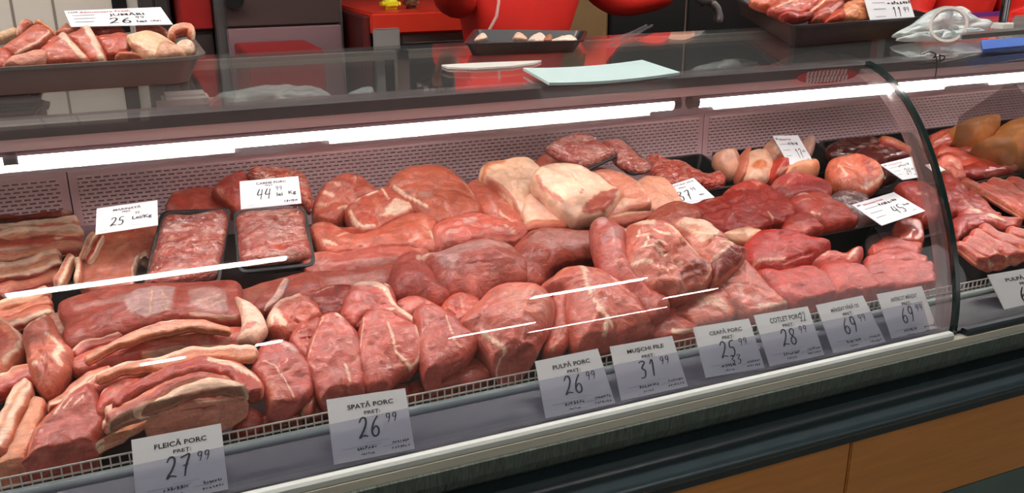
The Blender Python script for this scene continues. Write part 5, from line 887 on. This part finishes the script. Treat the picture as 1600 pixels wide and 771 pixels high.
card('white form card reading 11 99 stuck in the dark metal tray', 'w', [(975,-60),(1300,-75),(1365,135),(1035,150)], 60, yb+.02, None, [('L', 0, .14, .42, .40, .412, 'k'), ('L', 0, .14, .40, .62, .632, 'k'), ('L', 0, .14, .36, .88, .892, 'k'), ('T', 'Alimentara Fresh', .14, .62, .14, .20, 'r'), ('S', 'oase', .48, .96, .36, .50, 'k'), ('D', '11', .52, .74, .58, .92, 'k'), ('D', '99', .78, .92, .60, .78, 'k')])
# ---- black foam tray with scraps, board, knife
zf = GZ+.024
t = empty('foam_tray', at_z(820, 72, GZ)); tag(t, 'small black foam tray with leftover scraps lying on the glass', 'tray')
def local(o, root): o.parent = root; o.location = o.location-root.location; return o
cf = [at_z(744, 46, zf), at_z(914, 48, zf), at_z(908, 63, zf), at_z(727, 68, zf)]
local(dish('tray_body', cf, UPZ, zf-GZ-.0006, .012, FOAM, None, .005, .002, .018), t)
for i, (lab, pts, col) in enumerate([('cream scrap alone at the left end of the black foam tray', [(742,64),(748,57),(756,56),(760,64)], (226,200,180)), ('flat pale scrap in the middle of the black foam tray', [(802,62),(808,54),(822,60),(820,65)], (222,186,160)),
     ('tallest white scrap in the black foam tray', [(826,64),(840,53),(852,58),(850,65)], (230,214,200)), ('brown-edged scrap in the black foam tray', [(848,64),(856,56),(862,58),(860,66)], (176,120,88)), ('long whitish scrap at the right end of the black foam tray', [(862,65),(870,60),(888,58),(900,62),(896,67)], (230,214,196))]):
    slab('meat_scrap', lab, 'X', pts, col, (), 0, .5, .005, base=(cf[3][1]+.02, GZ+.010), group='scraps in the black foam tray', material=FATM, grow=1, tb=.004, q=1.5)
def plate(name, lab, px, z, th, m, cat, bend=0., n=10):
    P = [at_z(u, v, z) for u, v in px]; V = []; Fs = []
    for k in (1, 0):
        for j in range(3):
            for i in range(n+1):
                s = i/n; t_ = j/2; p = (1-t_)*((1-s)*P[0]+s*P[1])+t_*((1-s)*P[3]+s*P[2]); V.append(p+np.array([0, 0, k*th+bend*(2*s-1)**2]))
    m_ = 3*(n+1)
    for j in range(2):
        for i in range(n): a = j*(n+1)+i; Fs += [(a, a+1, a+n+2, a+n+1), (m_+a, m_+a+n+1, m_+a+n+2, m_+a+1)]
    rim = list(range(n+1))+[n+(n+1)*j for j in (1, 2)]+list(range(2*(n+1)+n-1, 2*(n+1)-1, -1))+[(n+1)]
    for a, b in zip(rim, rim[1:]+rim[:1]): Fs.append((a, b, m_+b, m_+a))
    V = np.array(V); org = V.mean(0); org[2] = V[:, 2].min(); o = MB().add(V-org, Fs).build(name, m, None); o.location = org; tag(o, lab, cat); return autosmooth(o, 30)
plate('foam_sheet', 'pale blue-white foam sheet with upturned ends on the glass, centre', [(817, 114), (1003, 101), (1062, 121), (858, 138)], GZ, .004, mat('pale_sheet', (192, 214, 212), .5), 'sheet', .004)
kn = MB(); kp = [at_z(u, v, GZ+.0006) for u, v in ((690, 104), (740, 101), (846, 97), (835, 101), (800, 106), (745, 109), (700, 108))]
kn.add([p for p in kp]+[p+np.array([0, 0, .003]) for p in kp], [tuple(range(7))[::-1], tuple(range(7, 14))]+[(i, (i+1) % 7, 7+(i+1) % 7, 7+i) for i in range(7)])
tag(kn.build('plastic_scraper', mat('white_plastic', (226, 224, 216), .35)), 'narrow white plastic scraper lying on the glass', 'scraper')
# ---- on the service shelf, seen through the glass
def shelf_box(name, lab, u0, u1, v0, y, m, cat, dep=.1, parts=None, zb=None):
    zb = SHZ+.0005 if zb is None else zb
    x0, x1 = at_y(u0, v0, y)[0], at_y(u1, v0, y)[0]; z1 = at_y((u0+u1)/2, v0, y)[2]
    o = MB().box((-(x1-x0)/2, 0, 0), ((x1-x0)/2, dep, z1-zb), .006).build(name, m); o.location = ((x0+x1)/2, y, zb); tag(o, lab, cat); return autosmooth(o, 35)
BAG = glass_mat('thin_bag', (.96, .97, .96), .06, .25, .6, (205, 214, 210), .8)
bx = shelf_box('foam_box', 'white foam box standing on the shelf behind the glass, left', 253, 327, 149, 1.66, mat('foam_white', (246, 234, 230), .6), 'box', .06)
MB().box((-.05, -.0035, .012), (.05, -.0005, .07)).build('paper_label', mat('pinkish_label', (242, 224, 220), .6), bx)
def bag(lab, pts, y, name='plastic_bag', T=.03, m=BAG, z=None):
    px = np.array(pts); s = slab(name, lab, 'X', pts, (210,214,210), (), 0, 1.6, T, base=(y, SHZ+.03 if z is None else z), cat='bag', material=m, lump=.008, grow=0, tb=T*.6, er=T, group='plastic bags around the counter top')
    s.location.z = max(s.location.z, SHZ+.001 if z is None else GZ+.0005); return s
bag('large rounded translucent bag on the shelf behind the white foam box', [(330,178),(338,150),(375,140),(440,134),(500,140),(525,155),(528,172),(440,182)], 1.62)
bag('small translucent bag beside the large rounded one', [(528,166),(545,146),(575,138),(586,150),(582,164)], 1.62)
bag('grey-white bag with a knot seen right of the pale foam sheet', [(1062,122),(1080,108),(1110,99),(1140,97),(1153,110),(1150,122),(1100,128)], 1.62)
bag('wide pale bag under the dark metal tray', [(1195,112),(1225,92),(1265,82),(1310,86),(1350,96),(1370,108),(1290,116)], 1.62, T=.02)
shelf_box('steel_container', 'small ribbed steel container between two bags behind the glass', 1158, 1190, 98, 1.64, STEEL, 'container', .08)
for i, (v, m, lab) in enumerate([(178, mat('pink_folder', (206, 160, 146), .5), 'pinkish pack at the bottom of the pile behind the glass, far left'), (165, mat('navy_pack', (50, 58, 92), .4), 'dark blue pack in the middle of the pile behind the glass, far left'), (157, mat('pale_pack', (196, 200, 208), .5), 'pale grey pack in the pile behind the glass, far left'), (147, mat('navy_pack', (50, 58, 92), .4), 'dark blue pack topmost of the pile behind the glass, far left')]):
    if i == 0: zb = SHZ+.0005
    o = shelf_box('paper_pack', lab, -60, 62-(i % 2)*8, v, 1.6+.004*i, m, 'pack', .16, zb=zb); zb = max(q[2] for q in o.bound_box)+o.location.z+.0006
sc_ = MB(); sp = [at_y(u, v, 1.585) for u, v in ((30, 196), (50, 190), (58, 172), (66, 166), (75, 168))]
for a in range(len(sp)-1): sc_.add([sp[a], sp[a]+[0, .06, 0], sp[a+1]+[0, .06, 0], sp[a+1], sp[a]-[0, 0, .004], sp[a]+np.array([0, .06, -.004]), sp[a+1]+np.array([0, .06, -.004]), sp[a+1]-[0, 0, .004]], [(0,1,2,3), (7,6,5,4), (0,3,7,4), (1,5,6,2)]+([(0,4,5,1)] if a == 0 else [])+([(3,2,6,7)] if a == len(sp)-2 else []))
tag(sc_.build('plastic_scoop', mat('scoop_white', (214, 210, 200), .4)), 'curved off-white plastic scoop leaning beside the pile of packs', 'scoop')
# ---- right end clutter on the glass
bag('crumpled pale bag spread on the glass behind the tape roll', [(1392,92),(1420,72),(1450,50),(1490,44),(1515,60),(1540,66),(1530,86),(1480,92)], 1.42, T=.016, z=GZ+.014)
bag('flat whitish bag at the foot of the crumpled one', [(1395,97),(1440,84),(1500,78),(1532,82),(1530,90),(1460,99)], 1.38, T=.008, z=GZ+.008)
rc_ = at_y(1482, 39, 1.29); rc_[2] = max(rc_[2], GZ+.035); ring = MB(); n_ = 40; R1, R2 = .034, .029
tv = rc_-O; tv /= np.linalg.norm(tv); ax = np.array([tv[0], tv[1], -.25]); ax /= np.linalg.norm(ax); e1 = np.cross(ax, UPZ); e1 /= np.linalg.norm(e1); e2 = np.cross(e1, ax)
V = []
for R_, d_ in ((R1, -.009), (R1, .009), (R2, .009), (R2, -.009)):
    for j in range(n_): a = 2*math.pi*j/n_; V.append(R_*(math.cos(a)*e1+math.sin(a)*e2)+ax*d_)
Fs = [(k*n_+j, k*n_+(j+1) % n_, ((k+1) % 4)*n_+(j+1) % n_, ((k+1) % 4)*n_+j) for k in range(4) for j in range(n_)]
o = autosmooth(ring.add(V, Fs).build('tape_roll', mat('tape_white', (226, 214, 206), .45)), 40); o.location = rc_; tag(o, 'round white roll of tape standing among the bags', 'tape roll')
pt, pb_ = at_y(1579, -60, 1.5), at_y(1564, 74, 1.5); pb_[0] = pt[0] = (pb_[0]+pt[0])/2
t = empty('chrome_pole', (pb_[0], 1.5, GZ+.0005)); tag(t, 'shiny chrome pole in a white socket at the far right of the counter top', 'pole')
autosmooth(MB().tube([(0, 0, .014), (0, 0, .5)], .0095, 20).build('pole', CHROME, t), 40)
MB().box((-.02, -.016, 0), (.02, .016, .0138), .002).build('socket', mat('white_plastic', (226, 224, 216), .35), t)
plate('blue_board', 'blue board lying behind the chrome pole on the glass', [(1532, 66), (1640, 58), (1640, 74), (1536, 82)], GZ, .004, mat('blue_board', (70, 110, 190), .4), 'board')
plate('steel_strip', 'thin steel strip crossing behind the chrome pole', [(1500, 58), (1640, 46), (1640, 50), (1502, 62)], GZ+.03, .008, STEEL, 'strip')
tw = [at_y(u, v, 1.19) for u, v in ((1432, 84), (1445, 80), (1456, 84), (1452, 90), (1460, 86), (1470, 88), (1463, 95), (1462, 84))]
tw2 = [at_y(u, v, 1.183) for u, v in ((1462, 84), (1464, 98), (1463, 110), (1461, 122))]
tie = MB().tube(crom([(p[0], p[2]) for p in tw], 40, False)[:, [0, 0, 1]]*[1, 0, 1]+[0, 1.181, 0], .0012, 6).tube(tw2, .0011, 6)
tag(tie.build('cable_tie', BLACKP), 'knotted black tie hanging over the top rail', 'cable tie')
hk = MB()
for dx in (0, 22): hk.tube([at_z(u, v, GZ+.006) if k else at_z(u, v, GZ+.006) for k, (u, v) in enumerate([(955+dx*.7, 62), (985+dx*.5, 52)])]+[at_y(1010+dx*.4, 40, at_z(1000, 50, GZ)[1]+.05)], .003, 10)
tag(hk.build('clear_scoop_handle', glass_mat('clear_plastic2', (.95, .95, .96), .12, .05, .12, (210, 205, 210))), 'clear plastic hooks shining against the black cupboard', 'hook')
# sticker on the rail
t = empty('oval_sticker', at_y(1293, 119, 1.1848)); tag(t, 'red oval sticker with slanted white lettering on the top rail', 'sticker')
ctr = np.array(t.location); u1 = (at_y(1340, 113, 1.1848)-at_y(1246, 121, 1.1848))[0]/2
m_ = MB(); V = [(u1*math.cos(a), -.0008+.0008*k, .0115*math.sin(a)) for k in (0, 1) for a in np.linspace(0, 2*math.pi, 41)[:-1]]
m_.add(V, [tuple(range(40)), tuple(range(40, 80))[::-1]]+[(i, (i+1) % 40, 40+(i+1) % 40, 40+i) for i in range(40)]); m_.build('sticker_face', mat('sticker_red', (196, 66, 70), .4), t)
L = []; rs = random.Random(5)
for r_, z_ in ((-.002, .0005), (.0, -.0095)):
    x = -u1*.72
    while x < u1*.62: L.append([(x, z_), (x+.004, z_+.004), (x+.002, z_+.006), (x+.006, z_+.009)]); x += .0078+rs.uniform(-.0008, .0008)
V, Fs = strokes(L, .0032); mesh_obj('lettering', [(a, -.0014, b) for a, b in V], Fs, WHITE, t, False)
# ------------------------------------------------------------------ behind the counter
def bgbox(name, lab, u0, u1, y, z0, z1, dep, m, cat='cabinet', parent=None, bev=.004):
    x0, x1 = at_y(u0, 20, y)[0], at_y(u1, 20, y)[0]
    o = MB().box((-(x1-x0)/2, 0, 0), ((x1-x0)/2, dep, z1-z0), bev).build(name, m, parent)
    o.location = ((x0+x1)/2, y, z0)
    if parent: o.location -= parent.location
    elif lab: tag(o, lab, cat)
    return autosmooth(o, 35)
def root_at(name, u, y, lab, cat): t = empty(name, (at_y(u, 20, y)[0], y, 0)); tag(t, lab, cat); return t
t = root_at('dark_cupboard', 248, 3.22, 'dark grey cupboard beside the cream wall', 'cupboard')
bgbox('body', '', 219, 267, 3.22, 0, 1.95, .6, mat('cup_grey', (70, 64, 62), .5), parent=t)
for i, (a, b) in enumerate(((221, 242), (244, 265))): bgbox('door', '', a, b, 3.198, .1, 1.9, .02, MATS['cup_grey'], parent=t)
t = root_at('red_cabinet', 305, 3.0, 'tall dark red cabinet left of the steel oven', 'cabinet')
bgbox('body', '', 281, 331, 3.0, at_y(305, 47, 3.0)[2], 2.0, .5, mat('dark_red', (160, 26, 22), .4), parent=t)
bgbox('base', '', 283, 329, 3.02, 0, at_y(305, 47, 3.0)[2]-.002, .46, mat('cup_brown', (60, 46, 42), .5), parent=t)
t = root_at('steel_oven', 445, 2.95, 'wide steel oven with a dark upper door and a black knob', 'oven')
zm, zk = at_y(445, 41, 2.95)[2], at_y(445, 84, 2.95)[2]
bgbox('body', '', 336, 535, 2.95, 0, 1.9, .6, mat('oven_grey', (96, 92, 90), .4, .3), parent=t)
d = bgbox('upper_door', '', 352, 532, 2.93, zm+.004, 1.75, .019, mat('oven_dark', (82, 66, 64), .3, .2), parent=t)
k_ = at_y(366, -1, 2.90); MB().tube([(k_[0]-t.location.x-d.location.x, -.035, k_[2]-zm-.004), (k_[0]-t.location.x-d.location.x, -.001, k_[2]-zm-.004)], .028, 24).build('knob', BLACKP, d)
bgbox('lower_door', '', 352, 532, 2.93, .5, zm, .019, mat('oven_light', (150, 118, 122), .35, .3), parent=t)
bgbox('red_crate', 'low dark red crate in front of the steel oven', 380, 502, 2.6, .75, at_y(440, 80, 2.6)[2], .28, mat('crate_red', (150, 26, 28), .4), 'crate')
bgbox('crate_stand', 'plain grey stand under the dark red crate', 376, 506, 2.58, 0, .749, .32, mat('stand_grey', (90, 88, 86), .5), 'stand')
t = root_at('butcher_table', 640, 2.75, 'red butcher block table with steel brackets', 'table')
yb_ = 2.75; zt_, zb_ = at_y(640, 19, yb_)[2], at_y(640, 53, yb_)[2]
REDB = mat('block_red', (206, 50, 30), .4, 0, .06, 12)
bgbox('block', '', 579, 790, yb_, zb_, zt_, .75, REDB, parent=t, bev=.006)
bgbox('side_board', '', 566, 577.5, yb_+.02, .4, zt_-.01, .70, mat('side_maroon', (96, 36, 34), .4), parent=t)
bgbox('bracket', '', 581, 623, yb_-.004, at_y(600, 80, yb_)[2], zb_+.02, .003, mat('bracket_grey', (160, 156, 152), .4, .3), parent=t)
bgbox('front_rail', '', 625, 780, yb_+.03, at_y(640, 71, yb_)[2], zb_-.001, .03, MATS['bracket_grey'], parent=t)
for u in (590, 775): bgbox('leg', '', u-8, u+8, yb_+.06, 0, zb_-.002, .06, MATS['bracket_grey'], parent=t)
bgbox('shade_sheet', '', 582, 788, yb_+.5, 0, zb_-.002, .02, mat('void_dark', (26, 30, 40), .6), parent=t)  # dark sheet added for the shaded void under the block
def packet(lab, u, w_, m, name='food_packet'):
    x = at_y(u, 3, yb_+.12)[0]; o = MB().box((-w_/2, -.03, 0), (w_/2, .03, .035), .012).build(name, m); o.location = (x, yb_+.14, zt_+.0005); tag(o, lab, 'packet'); return autosmooth(o, 60)
packet('yellow packet with black print on the red butcher block', 612, .06, mat('yellow_pack', (226, 214, 40), .4))
packet('brown packet beside the yellow one on the butcher block', 645, .045, mat('brown_pack', (96, 62, 40), .4))
t = root_at('tan_cabinet', 915, 3.05, 'plain tan wooden cabinet behind the person in red', 'cabinet')
bgbox('body', '', 870, 951, 3.05, 0, 1.6, .5, mat('tan_wood', (128, 98, 62), .5, 0, .06, 10), parent=t)
bgbox('door', '', 873, 949, 3.035, .1, 1.56, .0148, MATS['tan_wood'], parent=t)
t = root_at('black_cupboard', 1070, 3.05, 'tall black cupboard with a narrow pale gap between its doors', 'cupboard')
bgbox('body', '', 953, 1330, 3.05, 0, 2.1, .6, mat('cupboard_black', (26, 24, 24), .35), parent=t)
bgbox('door', '', 955, 1071, 3.03, .05, 2.05, .019, MATS['cupboard_black'], parent=t)
bgbox('door', '', 1075, 1325, 3.03, .05, 2.05, .019, MATS['cupboard_black'], parent=t)
bgbox('edge_strip', '', 1071.6, 1074.4, 3.035, .05, 2.05, .012, mat('pale_edge', (126, 108, 96), .4), parent=t)
bgbox('grey_partition', 'plain grey partition beyond the chrome pole', 1572, 1800, 2.9, 0, 1.9, .08, mat('partition_grey', (150, 150, 146), .6), 'partition')
# ------------------------------------------------------------------ people
def skin_obj(name, chains, material, parent, sub=2, root=0):
    V = []; E = []; R = []; roots = []
    for ch in chains:
        b = len(V); roots.append(b); idx = {}
        for nm, (p, r) in ch['v'].items(): idx[nm] = len(V); V.append(p); R.append(r)
        E += [(idx[a], idx[c]) for a, c in ch['e']]
    me = bpy.data.meshes.new(name); me.from_pydata([tuple(map(float, v)) for v in V], E, []); me.materials.append(material)
    o = bpy.data.objects.new(name, me); link(o, parent)
    md = o.modifiers.new('skin', 'SKIN'); md.use_smooth_shade = True
    for i, r in enumerate(R): me.skin_vertices[0].data[i].radius = r if hasattr(r, '__len__') else (r, r); me.skin_vertices[0].data[i].use_root = i in roots
    s = o.modifiers.new('sub', 'SUBSURF'); s.levels = s.render_levels = sub; return o
SKINM = mat('person_skin', (214, 160, 136), .5, 0, .04, 30); HAIR = mat('dark_hair', (50, 36, 28), .6, 0, .2, 90, bump=.6, stretch=(1, 1, .1))
SHIRT = mat('red_shirt', (222, 34, 20), .65, 0, .06, 14, bump=.8); TROU = mat('dark_trousers', (34, 34, 44), .7); SHOE = mat('black_shoe', (24, 24, 26), .5)
def person(lab, x, y, arms, trouser, hgt=1.68, lean=0., glove=None):
    s = hgt/1.68; t = empty('person', (x, y, 0)); tag(t, lab, 'person')
    P = lambda a, b, c: np.array([a, b, c*s])
    hip, chest, neck = P(0, 0, .95), P(0, -.02-lean, 1.28), P(0, -.03-lean, 1.43)
    v = {'hip': (hip, (.12, .085)), 'waist': (P(0, -lean*.4, 1.08), (.10, .07)), 'chest': (chest, (.105, .07)), 'neck': (neck, .055), 'jaw': (P(0, -.05-lean, 1.49), .058), 'head': (P(0, -.045-lean, 1.56), (.078, .092)), 'crown': (P(0, -.03-lean, 1.635), (.055, .065))}
    e = [('hip', 'waist'), ('waist', 'chest'), ('chest', 'neck'), ('neck', 'jaw'), ('jaw', 'head'), ('head', 'crown')]
    sh = {'hip': (P(0, 0, .98), (.155, .115)), 'waist': (P(0, -lean*.4, 1.09), (.150, .110)), 'chest': (P(0, -.02-lean, 1.27), (.17, .125)), 'col': (P(0, -.03-lean, 1.41), (.075, .07))}
    se = [('hip', 'waist'), ('waist', 'chest'), ('chest', 'col')]
    fing = []
    for sd, nm in ((-1, 'r'), (1, 'l')):
        shd, elb, wri, hdir = [np.array(q, float) for q in arms[nm]]
        v['s'+nm] = (shd, .042); v['e'+nm] = (elb, .042); v['w'+nm] = (wri, .028); palm = wri+hdir*.055; v['p'+nm] = (palm, (.036, .02)); v['q'+nm] = (wri+hdir*.085, (.034, .016))
        e += [('chest', 's'+nm), ('s'+nm, 'e'+nm), ('e'+nm, 'w'+nm), ('w'+nm, 'p'+nm), ('p'+nm, 'q'+nm)]
        fa = elb+(wri-elb)*.82
        sh['s'+nm] = (shd, .078); sh['m'+nm] = ((shd+elb)/2, .070); sh['e'+nm] = (elb, .066); sh['f'+nm] = (fa, .050)
        se += [('chest', 's'+nm), ('s'+nm, 'm'+nm), ('m'+nm, 'e'+nm), ('e'+nm, 'f'+nm)]
        side = np.cross(hdir, np.array([0, 0, 1.])); side = side/(np.linalg.norm(side)+1e-9)*1.0; dn = np.cross(side, hdir); dn = dn if dn[2] < 0 else -dn
        for k in range(4):
            b = palm+hdir*.02+side*(k-1.5)*.020; L_ = (.068, .076, .072, .056)[k]
            fing.append({'v': {'a': (b, .0095), 'b': (b+hdir*L_*.5+dn*.004, .0088), 'c': (b+hdir*L_*.8+dn*.018, .008), 'd': (b+hdir*L_*.9+dn*.034, .007)}, 'e': [('a', 'b'), ('b', 'c'), ('c', 'd')]})
        b = wri+hdir*.03-side*sd*.026
        fing.append({'v': {'a': (b, .012), 'b': (b+hdir*.03-side*sd*.022+dn*.006, .0105), 'c': (b+hdir*.058-side*sd*.028+dn*.016, .009)}, 'e': [('a', 'b'), ('b', 'c')]})
    for sd, nm in ((-1, 'R'), (1, 'L')):
        v['h'+nm] = (P(sd*.09, 0, .90), .09); v['k'+nm] = (P(sd*.10, -.01, .50), .058); v['a'+nm] = (P(sd*.10, .02, .10), .04); v['t'+nm] = (P(sd*.11, -.13, .045), (.04, .03))
        e += [('hip', 'h'+nm), ('h'+nm, 'k'+nm), ('k'+nm, 'a'+nm), ('a'+nm, 't'+nm)]
    # the face
    hd = P(0, -.045-lean, 1.56)
    face = [{'v': {'a': (hd+[0, -.075, .012], .008), 'b': (hd+[0, -.104, -.018], .012)}, 'e': [('a', 'b')]}]
    for sd in (-1, 1): face.append({'v': {'a': (hd+[sd*.076, .0, .0], (.006, .014)), 'b': (hd+[sd*.082, .006, -.03], (.005, .010))}, 'e': [('a', 'b')]})
    body = skin_obj('body', [{'v': v, 'e': e}]+face+([] if glove else fing), SKINM, t)
    if glove:
        for k_ in (0, 5): skin_obj('glove', fing[k_:k_+5]+[{'v': {'a': (v['w'+'rl'[k_//5]][0], .034), 'b': (v['q'+'rl'[k_//5]][0], (.040, .022))}, 'e': [('a', 'b')]}], glove, t)
    skin_obj('shirt', [{'v': sh, 'e': se}], SHIRT, t, 2)
    tv = {'hip': (P(0, 0, .95), (.145, .11))}; te = []
    for sd, nm in ((-1, 'R'), (1, 'L')):
        tv['h'+nm] = (P(sd*.09, 0, .86), .10); tv['k'+nm] = (P(sd*.10, -.01, .50), .075); tv['a'+nm] = (P(sd*.10, .02, .11), .06); te += [('hip', 'h'+nm), ('h'+nm, 'k'+nm), ('k'+nm, 'a'+nm)]
    skin_obj('trousers', [{'v': tv, 'e': te}], trouser, t)
    for sd in (-1, 1): skin_obj('shoe', [{'v': {'a': (P(sd*.10, .03, .05), (.045, .045)), 'b': (P(sd*.112, -.16, .035), (.042, .032))}, 'e': [('a', 'b')]}], SHOE, t)
    hb = MB(); rs = 18; V = []; Fs = []
    for i in range(9):
        th = math.pi*.5*i/8*1.25
        for j in range(rs):
            ph = 2*math.pi*j/rs; fr_ = .45 if math.sin(ph) < -.2 else 1.
            tt = th*fr_; V.append(hd+np.array([0, .012, .012])+np.array([.086*math.sin(tt)*math.cos(ph), .100*math.sin(tt)*math.sin(ph), .105*math.cos(tt)]))
    for i in range(8):
        for j in range(rs): Fs.append((i*rs+j, i*rs+(j+1) % rs, (i+1)*rs+(j+1) % rs, (i+1)*rs+j))
    h_ = mesh_obj('hair', V, Fs, HAIR, t); sl = h_.modifiers.new('s', 'SOLIDIFY'); sl.thickness = .012
    for sd in (-1, 1):
        bm = bmesh.new(); bmesh.ops.create_uvsphere(bm, u_segments=12, v_segments=8, radius=.0105)
        for w_ in bm.verts: w_.co += Vector(hd+[sd*.031, -.082, .012])
        me = bpy.data.meshes.new('eye'); bm.to_mesh(me); bm.free(); me.materials.append(mat('eye_dark', (60, 50, 46), .2)); link(bpy.data.objects.new('eye', me), t)
    MB().tube([hd+[-.022, -.090, -.05], hd+[0, -.097, -.052], hd+[.022, -.090, -.05]], [.003, .0055, .003], 8).build('mouth', mat('lip_pink', (180, 96, 92), .4), t)
    return t
yp = 2.42; cx = at_y(803, 30, yp)[0]
def rel(u, v, y, bx, by): p = at_y(u, v, y); return (p[0]-bx, p[1]-by, p[2])
A1 = {'r': [(-.17, -.02, 1.40), rel(716, 12, yp-.03, cx, yp), rel(690, -48, yp-.22, cx, yp), (-.3, -.6, .2)],
      'l': [(.18, -.02, 1.40), rel(962, 2, yp-.02, cx, yp), rel(1078, -22, yp-.10, cx, yp), (.75, -.25, -.55)]}
for k in A1: h_ = np.array(A1[k][3]); A1[k][3] = h_/np.linalg.norm(h_)
p1 = person('person in red long-sleeved shirt with bent arms working behind the black foam tray', cx, yp, A1, TROU, glove=mat('grey_glove', (120, 112, 110), .4))
a, b = np.array(rel(779, 4, yp-.145, cx, yp)), np.array(rel(764, 48, yp-.14, cx, yp))
MB().tube([a+[0, 0, .12], a, (a+b)/2+[.006, -.004, 0], b], .0045, 8).build('apron_string', mat('string_white', (230, 180, 172), .6), p1)
yq = 2.6; cx2 = at_y(1488, 10, yq)[0]
A2 = {'r': [(-.17, -.02, 1.40), (-.27, -.06, 1.12), (-.16, -.28, 1.10), (.5, -.8, -.1)], 'l': [(.17, -.02, 1.40), (.27, -.06, 1.12), (.16, -.28, 1.10), (-.5, -.8, -.1)]}
for k in A2: h_ = np.array(A2[k][3]); A2[k][3] = h_/np.linalg.norm(h_)
p2 = person('person in a red shirt with a purple apron standing behind the tape roll', cx2, yq, A2, TROU)
ap = MB(); V = []; Fs = []; nn = 14
zt3 = at_y(1520, 21, yq-.17)[2]
for k, off in ((0, .166), (1, .172)):
    for i in range(nn+1):
        for z in (zt3, .95, .55):
            th = math.radians(200+140*i/nn); r_ = 1.0; V.append((math.cos(th)*(off+.03), math.sin(th)*(off-.02), z))
m3 = 3*(nn+1)
for i in range(nn):
    for j in range(2): a = i*3+j; Fs += [(a, a+3, a+4, a+1), (m3+a, m3+a+1, m3+a+4, m3+a+3)]
for i in range(nn): Fs += [(i*3, m3+i*3, m3+i*3+3, i*3+3), (i*3+2, i*3+5, m3+i*3+5, m3+i*3+2)]
Fs += [(0, 1, m3+1, m3), (1, 2, m3+2, m3+1), (nn*3, m3+nn*3, m3+nn*3+1, nn*3+1), (nn*3+1, m3+nn*3+1, m3+nn*3+2, nn*3+2)]
autosmooth(ap.add(V, Fs).build('apron', mat('purple_apron', (110, 42, 130), .6), p2), 50)
